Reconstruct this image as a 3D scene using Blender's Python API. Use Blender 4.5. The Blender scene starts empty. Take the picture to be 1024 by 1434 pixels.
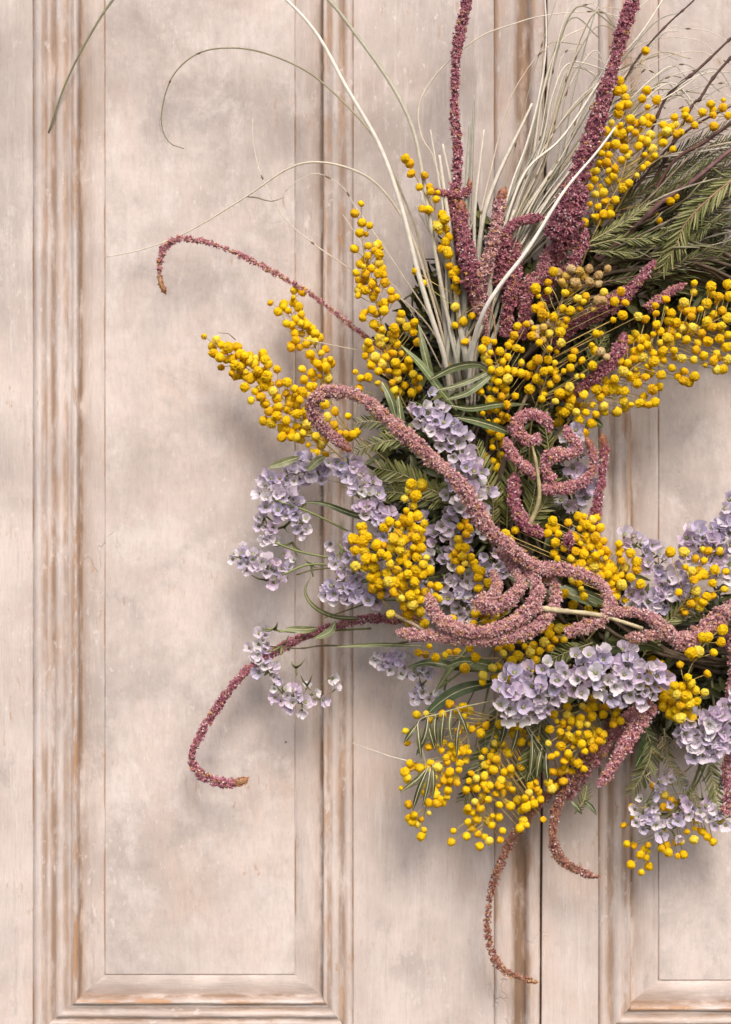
import bpy, math, random
import numpy as np
from mathutils import Vector, Matrix

R = math.radians
rnd = random.Random(7)
nr = np.random.RandomState(7)
sc = bpy.context.scene
COL = sc.collection

# ------------------------------------------------------------------ camera, sky, sun, exposure
S = 0.00055                 # metres per photo pixel on the face of the door
D = 1.30                    # camera to door face
ZC = 1.50                   # camera height
cam_data = bpy.data.cameras.new('camera')
cam = bpy.data.objects.new('camera', cam_data); COL.objects.link(cam)
cam.location = (0, -D, ZC); cam.rotation_euler = (R(90), 0, 0)
cam_data.sensor_fit = 'HORIZONTAL'; cam_data.sensor_width = 24
cam_data.lens = 24 * D / (1024 * S)
cam_data.clip_start = .05; cam_data.clip_end = 200
cam_data.dof.use_dof = True
cam_data.dof.focus_distance = D - .062
cam_data.dof.aperture_fstop = 4.0
sc.camera = cam

SUN_EL, SUN_AZ = 47, 12      # degrees; azimuth measured from the camera's side, positive to the right
w = bpy.data.worlds.new('World'); sc.world = w; w.use_nodes = True
wn = w.node_tree.nodes; wl = w.node_tree.links
sky = wn.new('ShaderNodeTexSky'); sky.sky_type = 'NISHITA'; sky.sun_disc = False
sky.sun_elevation = R(SUN_EL); sky.sun_rotation = R(180 - SUN_AZ)
sky.air_density = 1.0; sky.dust_density = 4.0; sky.ozone_density = .4
wl.new(sky.outputs[0], wn['Background'].inputs[0]); wn['Background'].inputs[1].default_value = .14
sd = bpy.data.lights.new('sun', 'SUN'); sd.energy = 1.4; sd.angle = R(24); sd.color = (1, .93, .86)
sun = bpy.data.objects.new('sun', sd); COL.objects.link(sun)
sdir = Vector((math.sin(R(SUN_AZ)) * math.cos(R(SUN_EL)), -math.cos(R(SUN_AZ)) * math.cos(R(SUN_EL)), math.sin(R(SUN_EL))))
sun.rotation_euler = sdir.to_track_quat('Z', 'Y').to_euler()
sun.location = (0, -2, 3)
sc.view_settings.view_transform = 'Standard'; sc.view_settings.look = 'None'
sc.view_settings.exposure = 0.66; sc.view_settings.gamma = 1

# ------------------------------------------------------------------ helpers
W0 = np.array([(965 - 512) * S, 0, ZC + (717 - 645) * S])      # wreath origin: centre of the ring, on the door

def at(px, py, d):
    """photo pixel and height above the door (in the same pixels) -> a point relative to the wreath's origin"""
    k = (D - d * S) / D
    return np.array([(px - 512) * S * k, -d * S, ZC + (717 - py) * S * k]) - W0

def cr(pts, step):
    """Catmull-Rom through tuples, resampled about every STEP units of the first two entries"""
    P = np.array(pts, float)
    if len(P) == 2: P = np.array([P[0], (P[0] + P[1]) / 2, P[1]])
    P = np.vstack([2 * P[0] - P[1], P, 2 * P[-1] - P[-2]])
    out = []
    for i in range(1, len(P) - 2):
        a, b, c, d = P[i - 1:i + 3]
        n = max(1, int(np.linalg.norm((c - b)[:2]) / step))
        for k in range(n):
            t = k / n
            out.append(.5 * ((2 * b) + (-a + c) * t + (2 * a - 5 * b + 4 * c - d) * t * t + (-a + 3 * b - 3 * c + d) * t ** 3))
    out.append(P[-2])
    return np.array(out)

class MB:
    def __init__(s): s.V = []; s.F = []; s.M = []; s.C = []; s.n = 0
    def add(s, v, f, m=0, c=(1, 1, 1)):
        v = np.asarray(v, float)
        s.V.append(v); s.F += [tuple(int(i) + s.n for i in q) for q in f]; s.M += [m] * len(f)
        c = np.asarray(c, float)
        s.C.append(np.tile(c, (len(v), 1)) if c.ndim == 1 else c)
        s.n += len(v)
    def tube(s, P, r, m=0, c=(1, 1, 1), sides=5, flat=1.0):
        """tube along points P with radii r"""
        P = np.asarray(P, float); n = len(P); r = np.broadcast_to(np.asarray(r, float), (n,))
        T = np.gradient(P, axis=0); T /= np.linalg.norm(T, axis=1)[:, None] + 1e-12
        ref = np.array([0, -1, 0.01]); V = []
        for i in range(n):
            a = np.cross(T[i], ref); a /= np.linalg.norm(a) + 1e-12; b = np.cross(a, T[i])
            for k in range(sides):
                th = 2 * math.pi * k / sides
                V.append(P[i] + r[i] * (a * math.cos(th) + b * math.sin(th) * flat))
        F = [(i * sides + k, i * sides + (k + 1) % sides, (i + 1) * sides + (k + 1) % sides, (i + 1) * sides + k) for i in range(n - 1) for k in range(sides)]
        F += [tuple(range(sides))[::-1], tuple((n - 1) * sides + k for k in range(sides))]
        c = np.asarray(c, float)
        if c.ndim == 2: c = np.repeat(c, sides, axis=0)
        s.add(V, F, m, c)
    def mesh(s, name, mats, smooth=True):
        me = bpy.data.meshes.new(name)
        me.from_pydata(np.concatenate(s.V).tolist(), [], s.F)
        for m in mats: me.materials.append(m)
        me.polygons.foreach_set('material_index', s.M)
        me.polygons.foreach_set('use_smooth', [smooth] * len(s.F))
        ca = me.color_attributes.new('Col', 'FLOAT_COLOR', 'POINT')
        c = np.concatenate(s.C); ca.data.foreach_set('color', np.hstack([c, np.ones((len(c), 1))]).ravel())
        me.update(); return me

def link(name, me, parent=None, **props):
    o = bpy.data.objects.new(name, me); COL.objects.link(o); o.parent = parent
    for k, v in props.items(): o[k] = v
    return o

def tri_cloud(name, tv, tf, Mx, T, C, mats, smooth=False):
    """many copies of a triangle template in one mesh: tv (k,3), tf (f,3), Mx (n,3,3), T (n,3), C (n,3) or (n,k,3)"""
    n, k = len(T), len(tv)
    V = (np.einsum('nij,kj->nki', Mx, tv) + T[:, None, :]).reshape(-1, 3)
    F = (tf[None] + (np.arange(n) * k)[:, None, None]).reshape(-1, 3)
    me = bpy.data.meshes.new(name)
    me.vertices.add(len(V)); me.vertices.foreach_set('co', V.ravel())
    me.loops.add(F.size); me.loops.foreach_set('vertex_index', F.ravel())
    me.polygons.add(len(F)); me.polygons.foreach_set('loop_start', np.arange(0, F.size, 3)); me.polygons.foreach_set('loop_total', np.full(len(F), 3))
    for m in mats: me.materials.append(m)
    me.polygons.foreach_set('use_smooth', np.full(len(F), smooth))
    if C.ndim == 2: C = np.repeat(C[:, None, :], k, axis=1)
    C = C.reshape(-1, 3)
    ca = me.color_attributes.new('Col', 'FLOAT_COLOR', 'POINT')
    ca.data.foreach_set('color', np.hstack([C, np.ones((len(C), 1))]).ravel())
    me.update(); me.validate(); return me

def dpt(px, py, z): return ((px - 512) * S, -z * S, ZC + (717 - py) * S)

# ------------------------------------------------------------------ materials
def newmat(name):
    m = bpy.data.materials.new(name); m.use_nodes = True
    return m, m.node_tree.nodes, m.node_tree.links, m.node_tree.nodes['Principled BSDF']

def plant(name, base=(1, 1, 1), rough=.6, trans=0.0, noise=0.0, nscale=300, bump=0.0, spec=.3, sss=0.0, sheen=0.0):
    """colour = base * vertex colour * noise, with an optional translucent share"""
    m, N, L, B = newmat(name)
    a = N.new('ShaderNodeAttribute'); a.attribute_name = 'Col'
    mul = N.new('ShaderNodeMix'); mul.data_type = 'RGBA'; mul.blend_type = 'MULTIPLY'; mul.inputs[0].default_value = 1
    mul.inputs[6].default_value = (*base, 1); L.new(a.outputs['Color'], mul.inputs[7])
    out = mul.outputs[2]
    if noise or bump:
        tc = N.new('ShaderNodeTexCoord'); nz = N.new('ShaderNodeTexNoise'); nz.inputs['Scale'].default_value = nscale; nz.inputs['Detail'].default_value = 3
        L.new(tc.outputs['Object'], nz.inputs['Vector'])
        if noise:
            mr = N.new('ShaderNodeMapRange'); mr.inputs[1].default_value = .3; mr.inputs[2].default_value = .7
            mr.inputs[3].default_value = 1 - noise; mr.inputs[4].default_value = 1 + noise * .4; L.new(nz.outputs[0], mr.inputs[0])
            m2 = N.new('ShaderNodeMix'); m2.data_type = 'RGBA'; m2.blend_type = 'MULTIPLY'; m2.inputs[0].default_value = 1
            L.new(out, m2.inputs[6]); L.new(mr.outputs[0], m2.inputs[7]); out = m2.outputs[2]
        if bump:
            bp = N.new('ShaderNodeBump'); bp.inputs['Strength'].default_value = bump; bp.inputs['Distance'].default_value = .0008
            L.new(nz.outputs[0], bp.inputs['Height']); L.new(bp.outputs[0], B.inputs['Normal'])
    L.new(out, B.inputs['Base Color'])
    B.inputs['Roughness'].default_value = rough; B.inputs['Specular IOR Level'].default_value = spec
    if sheen: B.inputs['Sheen Weight'].default_value = sheen; B.inputs['Sheen Roughness'].default_value = .5
    if trans:
        t = N.new('ShaderNodeBsdfTranslucent'); L.new(out, t.inputs['Color'])
        mx = N.new('ShaderNodeMixShader'); mx.inputs[0].default_value = trans
        L.new(B.outputs[0], mx.inputs[1]); L.new(t.outputs[0], mx.inputs[2]); L.new(mx.outputs[0], N['Material Output'].inputs[0])
    return m

M_ball = plant('mimosa_yellow', rough=.8, noise=.22, nscale=1500, bump=.6, spec=.08, trans=.2)
M_stem = plant('stem', rough=.6, noise=.25, nscale=400)
M_ama = plant('amaranth', rough=.5, spec=.45, trans=.12)
M_stat = plant('statice_papery', rough=.6, trans=.35, noise=.08, nscale=500, bump=.15, spec=.25)
M_leaf = plant('leaf_green', rough=.45, trans=.12, noise=.3, nscale=250, spec=.4)
M_grass = plant('dry_grass', rough=.5, trans=.15, noise=.15, nscale=200, spec=.35)
M_twig = plant('twig_bark', rough=.8, noise=.4, nscale=200, bump=.6)

def wood(name, horizontal, mottled=False):
    """old limewashed paint over pale wood: streaked along the grain, blotched, worn where the attribute Col says the edge is rubbed"""
    m, N, L, B = newmat(name)
    tc = N.new('ShaderNodeTexCoord')
    def mapping(sx, sz, off=0):
        mp = N.new('ShaderNodeMapping'); mp.inputs['Scale'].default_value = (sz, 1, sx) if horizontal else (sx, 1, sz)
        mp.inputs['Location'].default_value = (off, off * .7, off * 1.3); L.new(tc.outputs['Object'], mp.inputs[0]); return mp.outputs[0]
    def noise(vec, scale, detail=6, rough=.6, dist=0):
        n = N.new('ShaderNodeTexNoise'); n.inputs['Scale'].default_value = scale; n.inputs['Detail'].default_value = detail
        n.inputs['Roughness'].default_value = rough; n.inputs['Distortion'].default_value = dist; L.new(vec, n.inputs['Vector']); return n.outputs[0]
    def ramp(v, a, b, lo=0, hi=1):
        r = N.new('ShaderNodeMapRange'); r.interpolation_type = 'SMOOTHSTEP'; r.inputs[1].default_value = a; r.inputs[2].default_value = b
        r.inputs[3].default_value = lo; r.inputs[4].default_value = hi; L.new(v, r.inputs[0]); return r.outputs[0]
    def math_(op, a, b):
        n = N.new('ShaderNodeMath'); n.operation = op
        for i, x in enumerate((a, b)):
            if isinstance(x, (int, float)): n.inputs[i].default_value = x
            else: L.new(x, n.inputs[i])
        return n.outputs[0]
    def mix(f, a, b):
        n = N.new('ShaderNodeMix'); n.data_type = 'RGBA'
        if isinstance(f, (int, float)): n.inputs[0].default_value = f
        else: L.new(f, n.inputs[0])
        for i, x in ((6, a), (7, b)):
            if isinstance(x, tuple): n.inputs[i].default_value = (*x, 1)
            else: L.new(x, n.inputs[i])
        return n.outputs[2]
    col = mix(ramp(noise(mapping(1, 1), 9, 5), .35, .65), PAINT_A, PAINT_B)
    col = mix(ramp(noise(mapping(1, .7, 3), 6, 8, .70, .2), .50, .74, 0, .55), col, GREY)
    col = mix(ramp(noise(mapping(1, .8, 9), 8, 5, .6, .4), .52, .72, 0, .6), col, PEACH)
    for (sx, sy, sr, am) in STAINS_AND_SHADE:
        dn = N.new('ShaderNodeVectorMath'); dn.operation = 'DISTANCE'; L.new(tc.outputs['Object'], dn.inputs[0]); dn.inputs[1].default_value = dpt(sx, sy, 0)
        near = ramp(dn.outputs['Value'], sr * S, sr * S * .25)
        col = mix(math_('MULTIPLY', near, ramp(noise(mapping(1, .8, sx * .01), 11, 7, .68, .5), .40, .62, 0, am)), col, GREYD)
    col = mix(math_('MULTIPLY', ramp(noise(mapping(1.3, .8, 61), 13, 10, .78), .53, .60, 0, .38), ramp(noise(mapping(1, 1, 63), 5, 3), .42, .58)), col, GREY)
    col = mix(math_('MULTIPLY', ramp(noise(mapping(1.3, .8, 71), 17, 10, .80), .54, .60, 0, .42), ramp(noise(mapping(1, 1, 73), 5, 3), .44, .60)), col, LIGHT)
    vc = N.new('ShaderNodeTexVoronoi'); vc.feature = 'DISTANCE_TO_EDGE'; vc.inputs['Scale'].default_value = 20
    dv = N.new('ShaderNodeTexNoise'); dv.inputs['Scale'].default_value = 40; dv.inputs['Detail'].default_value = 4; L.new(mapping(1, 1, 80), dv.inputs['Vector'])
    av = N.new('ShaderNodeVectorMath'); av.operation = 'MULTIPLY_ADD'; L.new(dv.outputs['Color'], av.inputs[0]); av.inputs[1].default_value = (.05, .05, .05); L.new(mapping(2.6, .45, 81), av.inputs[2])
    L.new(av.outputs[0], vc.inputs['Vector'])
    crack = math_('MULTIPLY', ramp(vc.outputs['Distance'], .002, .014, 1, 0), ramp(noise(mapping(1, .6, 83), 12, 5, .6), .60, .72))
    col = mix(math_('MULTIPLY', crack, .3), col, DIRT)
    if mottled:
        col = mix(ramp(noise(mapping(1, 1, 21), 14, 8, .74, .25), .48, .70, 0, .55), col, GREY)
        col = mix(ramp(noise(mapping(1, 1, 41), 20, 8, .74, .2), .50, .68, 0, .55), col, LIGHT)
    streak = noise(mapping(2.2, 1, 5) if mottled else mapping(9, .9, 5), 16, 8, .68)
    col = mix(ramp(streak, .50, .72, 0, .55), col, LIGHT)
    col = mix(ramp(noise(mapping(2, .9, 12) if mottled else mapping(10, .8, 12), 15, 8, .7), .54, .76, 0, .35 if mottled else .6), col, GREYD)
    fine = noise(mapping(5 if mottled else 14, 1.2, 2), 60, 5, .72)
    col = mix(ramp(fine, .42, .72, 0, .22), col, GREYD)
    a = N.new('ShaderNodeAttribute'); a.attribute_name = 'Col'
    sep = N.new('ShaderNodeSeparateColor'); L.new(a.outputs['Color'], sep.inputs[0])
    wear = math_('MULTIPLY', sep.outputs[0], ramp(noise(mapping(5, .8, 8), 22, 7, .68), .44, .60))
    col = mix(wear, col, WOODC)
    dirt = math_('MULTIPLY', sep.outputs[1], ramp(noise(mapping(4, .9, 15), 18, 6, .68), .36, .58))
    col = mix(dirt, col, DIRT)
    chip = noise(mapping(1.6, .8, 17), 130, 4, .6)
    col = mix(math_('MULTIPLY', ramp(chip, .60, .66, 0, .55), ramp(noise(mapping(1, 1, 37), 9, 3), .48, .60)), col, LIGHT)
    chip2 = noise(mapping(2.2, .7, 27), 95, 5, .68)
    col = mix(math_('MULTIPLY', ramp(chip2, .60, .68, 0, .6), ramp(noise(mapping(1, 1, 57), 8, 4), .50, .62)), col, WOODC)
    spk = N.new('ShaderNodeTexVoronoi'); spk.inputs['Scale'].default_value = 26; L.new(tc.outputs['Object'], spk.inputs['Vector'])
    sr = ramp(spk.outputs['Distance'], .018, .034, 1, 0)
    gate = ramp(noise(mapping(1, 1, 30), 7, 2), .53, .58)
    col = mix(math_('MULTIPLY', math_('MULTIPLY', sr, gate), .75), col, DIRTD)
    L.new(col, B.inputs['Base Color'])
    B.inputs['Roughness'].default_value = .62; B.inputs['Specular IOR Level'].default_value = .3
    h = math_('ADD', math_('MULTIPLY', streak, .8), math_('ADD', math_('MULTIPLY', fine, .35), math_('MULTIPLY', noise(mapping(1, 1, 4), 110, 4), .5)))
    h = math_('SUBTRACT', h, math_('MULTIPLY', wear, .35)); h = math_('SUBTRACT', h, math_('MULTIPLY', crack, .6))
    bp = N.new('ShaderNodeBump'); bp.inputs['Strength'].default_value = .45; bp.inputs['Distance'].default_value = .0018
    L.new(h, bp.inputs['Height']); L.new(bp.outputs[0], B.inputs['Normal'])
    return m
PAINT_A = (.47, .40, .365); PAINT_B = (.62, .54, .50); GREY = (.32, .285, .275); PEACH = (.57, .44, .365)
LIGHT = (.66, .60, .57); GREYD = (.27, .225, .20); WOODC = (.40, .235, .135); DIRT = (.23, .15, .10); DIRTD = (.07, .045, .03)
STAINS_AND_SHADE = [(300, -60, 620, .32), (900, 0, 420, .3), (700, 200, 300, .3), (450, 200, 190, .55), (600, 130, 170, .35), (430, 560, 200, .35), (640, 260, 160, .35), (240, 1290, 160, .22), (60, 120, 160, .3), (600, 1270, 120, .25)]  # grime blotches; the first, widest ones paint in the weaker light higher up
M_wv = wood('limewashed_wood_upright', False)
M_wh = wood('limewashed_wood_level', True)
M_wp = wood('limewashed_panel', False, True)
M_dark = plant('dark_gap', base=(.03, .022, .016), rough=.9)

# ------------------------------------------------------------------ the double door

def board(name, x0, x1, y0, y1, z, mat, parent, dz=22, c=(0, 0, 0), x0b=None, x1b=None, ch=1.2):
    """a flat board with softened edges, px/py rectangle (x..b: the edge's x at the bottom end)"""
    x0b = x0 if x0b is None else x0b; x1b = x1 if x1b is None else x1b
    b = MB(); V = []
    for zz, e in ((z, ch), (z - ch, 0), (z - dz, 0)):
        V += [dpt(x0 + e, y0 + e, zz), dpt(x1 - e, y0 + e, zz), dpt(x1b - e, y1 - e, zz), dpt(x0b + e, y1 - e, zz)]
    F = [(3, 2, 1, 0)] + [(i, (i + 1) % 4, 4 + (i + 1) % 4, 4 + i) for i in range(4)] + [(4 + i, 4 + (i + 1) % 4, 8 + (i + 1) % 4, 8 + i) for i in range(4)]
    C = np.array([[c[0], c[1], 0]] * 4 + [[.6, .15, 0]] * 4 + [[.4, .5, 0]] * 4)
    b.add(V, F, 0, C)
    return link(name, b.mesh(name, [mat], False), parent)

# moulding section from the outer edge (u=0) to the inner (u=1): u, height, rubbed, dirt
SEC = [(0, -1.2, .8, .1), (.02, 0, .8, .1), (.05, 3, .3, .0), (.11, 5.5, .0, .0), (.17, 6, .0, .0), (.21, 4.5, .1, .2), (.24, 2, .3, .6), (.27, 2, .5, .5), (.31, 4, .6, .2), (.35, 5, .3, .0), (.39, 4.4, .3, .2),
       (.44, 1.5, .5, .9), (.49, 1.6, .4, .7), (.53, 4.6, .5, .0), (.58, 5.6, .4, .0), (.64, 5.0, .1, .1), (.70, 3, .4, .6), (.76, 3, .6, .4), (.81, 4.4, .2, .2), (.84, 4.0, .3, .5), (.87, 6, .6, .0), (.91, 8, .9, 0), (.95, 8, 1.1, 0), (.98, 4, .8, .4), (1, -7, .4, .8)]
SEC_R = [(0, -1.5, .6, .6), (.03, -.5, .5, .5), (.06, 2, .3, .1), (.16, 3.5, .1, .0), (.24, 3, .3, .3), (.32, 1, .7, .8), (.44, .8, .6, .7), (.50, 2.5, .2, .1), (.58, 5, .0, .0), (.66, 5.2, .1, .0), (.72, 3.5, .5, .4), (.82, 3, .8, .5), (.88, 5, .5, .0), (.95, 5.5, .8, 0), (.98, 3, .8, .3), (1, -7, .5, .8)]
BEV = [(0, -7, .3, 1.1), (.06, -8.5, .2, 1.0), (.14, -8, .1, .4), (.3, -6, .0, .25), (.95, -1.4, .1, .0), (.975, -2.2, 1, .2), (1, -2.2, .9, .2)]

def section_side(name, side, outer, inner, sec, parent, z0=0):
    """one side of a mitred frame; outer/inner = (xl, xr, yt, yb)"""
    b = MB(); V = []; C = []
    nl = 150; wob = [[.55 * math.sin(k * .11 + ph) * math.sin(k * .043 + 2 * ph) for k in range(nl + 1)] for ph in (rnd.uniform(0, 6) for _ in sec)]
    for si, (u, z, wr, dt) in enumerate(sec):
        r = [outer[i] + (inner[i] - outer[i]) * u for i in range(4)]
        e = {'l': ((r[0], r[2]), (r[0], r[3])), 'r': ((r[1], r[3]), (r[1], r[2])), 't': ((r[1], r[2]), (r[0], r[2])), 'b': ((r[0], r[3]), (r[1], r[3]))}[side]
        for k in range(nl + 1):
            t = k / nl
            j = rnd.uniform(-.2, .2) + wob[si][k]
            j *= (0 < si < len(sec) - 1 or sec is BEV and si > 0)
            V.append(dpt(e[0][0] * (1 - t) + e[1][0] * t + (j if side in 'lr' and 0 < k < nl else 0), e[0][1] * (1 - t) + e[1][1] * t + (j if side in 'tb' and 0 < k < nl else 0), z + z0 + (rnd.uniform(-.15, .15) if 0 < si < len(sec) - 1 else 0)))
            C.append((wr, dt, 0))
    m = nl + 1
    F = [(i * m + k, i * m + k + 1, (i + 1) * m + k + 1, (i + 1) * m + k) for i in range(len(sec) - 1) for k in range(nl)]
    b.add(V, F, 0, np.array(C))
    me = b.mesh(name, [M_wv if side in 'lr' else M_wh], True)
    o = link(name, me, parent)
    return o

def panel_unit(parent, outer, mid, inner):
    for s in 'lrtb':
        section_side('moulding', s, outer, mid, SEC_R if (s in 'rb') == (outer[0] < 300) and s != 'b' else SEC, parent)
        section_side('panel_bevel', s, mid, inner, BEV, parent)
    board('panel_backing', outer[0] + 2, outer[1] - 2, outer[2] + 2, outer[3] - 2, -14, M_dark, parent, 6)
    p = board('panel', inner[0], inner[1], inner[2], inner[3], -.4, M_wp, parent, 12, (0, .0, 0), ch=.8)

def upright_section(name, xt, xb, sec, parent, y0, y1):
    """an upright bead whose section runs across from xt[0]/xb[0] to xt[1]/xb[1] (top/bottom of the piece)"""
    b = MB(); V = []; C = []; nl = 60
    for (u, z, wr, dt) in sec:
        for k in range(nl + 1):
            t = k / nl
            x = (xt[0] + (xt[1] - xt[0]) * u) * (1 - t) + (xb[0] + (xb[1] - xb[0]) * u) * t
            V.append(dpt(x + rnd.uniform(-.3, .3), y0 + (y1 - y0) * t, z + rnd.uniform(-.15, .15))); C.append((wr, dt, 0))
    m = nl + 1
    F = [(i * m + k, i * m + k + 1, (i + 1) * m + k + 1, (i + 1) * m + k) for i in range(len(sec) - 1) for k in range(nl)]
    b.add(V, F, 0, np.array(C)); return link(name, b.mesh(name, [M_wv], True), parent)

YT, YB = -560, 1980          # the leaves' top and bottom, in photo pixels
door_l = link('door', None, None, label='left leaf of the limewashed wooden door, its long raised panel fully in view', category='door', group='leaves of the double door', kind='thing')
door_l.location = dpt(320, YB, 0)
door_r = link('door', None, None, label='right leaf of the limewashed wooden door, cut off by the right edge, behind the wreath', category='door', group='leaves of the double door', kind='thing')
door_r.location = dpt(1160, YB, 0)
class _P: pass
def build_leaf(door, xa, xb, o, m_, i_, o2, m2, i2, xab, xbb):
    before = set(bpy.data.objects)
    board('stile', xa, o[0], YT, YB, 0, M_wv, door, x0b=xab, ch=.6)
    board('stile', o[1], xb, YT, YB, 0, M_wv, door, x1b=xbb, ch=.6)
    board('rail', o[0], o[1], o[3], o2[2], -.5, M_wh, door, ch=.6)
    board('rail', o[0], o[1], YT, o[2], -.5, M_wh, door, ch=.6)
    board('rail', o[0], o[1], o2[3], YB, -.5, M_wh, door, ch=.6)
    panel_unit(door, o, m_, i_); panel_unit(door, o2, m2, i2)
    for ob in set(bpy.data.objects) - before:      # meshes are written in world coordinates
        ob.matrix_parent_inverse = Matrix.Translation(-Vector(door.location))
build_leaf(door_l, -120, 692, (46, 495, -420, 1452), (111, 452, -370, 1398), (147, 413, -335, 1365),
           (46, 495, 1560, 1900), (111, 452, 1610, 1850), (147, 413, 1640, 1820), -120, 692)
build_leaf(door_r, 770, 1560, (838, 1480, -420, 1462), (884, 1436, -370, 1407), (923, 1398, -335, 1373),
           (838, 1480, 1560, 1900), (884, 1436, 1610, 1850), (923, 1398, 1640, 1820), 755.5, 1560)
AST = [(0, -1.5, .6, .8), (.015, 1, .9, .2), (.10, 3.5, .4, .0), (.34, 3.0, .2, .1), (.42, .5, .6, .5), (.47, -7, .5, 1), (.60, -9, .8, 1), (.68, -6, .6, 1), (.72, 3, .8, .2), (.80, 5, .5, 0), (.92, 5, .3, .1), (.98, 2, .8, .5), (1.0, -22, .1, 1)]
a1 = upright_section('meeting_bead', (692, 767.5), (692, 753.9), AST, door_l, YT, YB)
a1.matrix_parent_inverse = Matrix.Translation(-Vector(door_l.location))
bk = board('back_board', 640, 860, YT, YB, -24, M_dark, door_l, 10)
bk.matrix_parent_inverse = Matrix.Translation(-Vector(door_l.location)); bk.name = 'rebate'

# ------------------------------------------------------------------ the wreath
wreath = link('wreath', None, None, label='dried wreath of yellow mimosa, pink amaranth, lilac statice and pale grass on the door', category='wreath')
wreath.location = W0

CX, CY = 965, 645
POOL = {}
def pool(kind, me, M, parent, prio, lbl=None): POOL.setdefault(kind, []).append((prio, me, M, parent, lbl))

def rot_to(x, up=None, twist=0.0):
    """3x3 whose first column is along x"""
    x = x / (np.linalg.norm(x) + 1e-12); up = np.array([0, -1, 0.02]) if up is None else up
    y = np.cross(up, x); n = np.linalg.norm(y)
    if n < 1e-4: y = np.cross(np.array([0, 0, 1.]), x); n = np.linalg.norm(y)
    y /= n; z = np.cross(x, y)
    c, s_ = math.cos(twist), math.sin(twist)
    y, z = c * y + s_ * z, -s_ * y + c * z
    return np.column_stack([x, y, z])

def M4(m3, t):
    m = Matrix.Identity(4)
    for i in range(3):
        for j in range(3): m[i][j] = float(m3[i, j])
        m[i][3] = float(t[i])
    return m

def rand_rots(n):
    q = nr.normal(size=(n, 4)); q /= np.linalg.norm(q, axis=1)[:, None]
    a, b, c, d = q.T
    return np.stack([np.stack([1 - 2 * (c * c + d * d), 2 * (b * c - a * d), 2 * (b * d + a * c)], 1),
                     np.stack([2 * (b * c + a * d), 1 - 2 * (b * b + d * d), 2 * (c * d - a * b)], 1),
                     np.stack([2 * (b * d - a * c), 2 * (c * d + a * b), 1 - 2 * (b * b + c * c)], 1)], 1)

# ---- mimosa
import bmesh
def ico(sub):
    bm = bmesh.new(); bmesh.ops.create_icosphere(bm, subdivisions=sub, radius=1)
    v = np.array([x.co[:] for x in bm.verts]); f = np.array([[q.index for q in p.verts] for p in bm.faces]); bm.free(); return v, f
IV, IF = ico(3)
def ball_mesh(col, seed):
    r = np.random.RandomState(seed)
    v = IV.copy()
    rad = 1 + r.normal(0, .065, len(v))
    for _ in range(5):
        dd = r.normal(size=3); dd /= np.linalg.norm(dd); k = v @ dd
        rad += r.uniform(-.18, .10) * np.clip(k, 0, 1) ** 3
    v = v * rad[:, None]; v[:, 2] *= r.uniform(.80, 1)
    tint = 1 + np.clip((rad - rad.mean())[:, None] * 2.2, -.2, .15)
    b = MB(); b.add(v, IF, 0, np.clip(np.array(col)[None] * tint, 0, 1)); return b.mesh('flower_ball', [M_ball], False)
YEL = [(.91, .57, .010), (.92, .59, .012), (.90, .55, .008), (.92, .585, .015), (.89, .54, .008), (.93, .64, .03), (.90, .59, .012), (.78, .44, .014), (.88, .50, .012), (.93, .70, .08)]
BALLS = [ball_mesh(c, 50 + i) for i, c in enumerate(YEL)]
DRYB = [ball_mesh(c, 80 + i) for i, c in enumerate([(.62, .42, .17), (.66, .49, .24), (.70, .46, .10), (.55, .36, .15)])]
SHAD = BALLS

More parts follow.
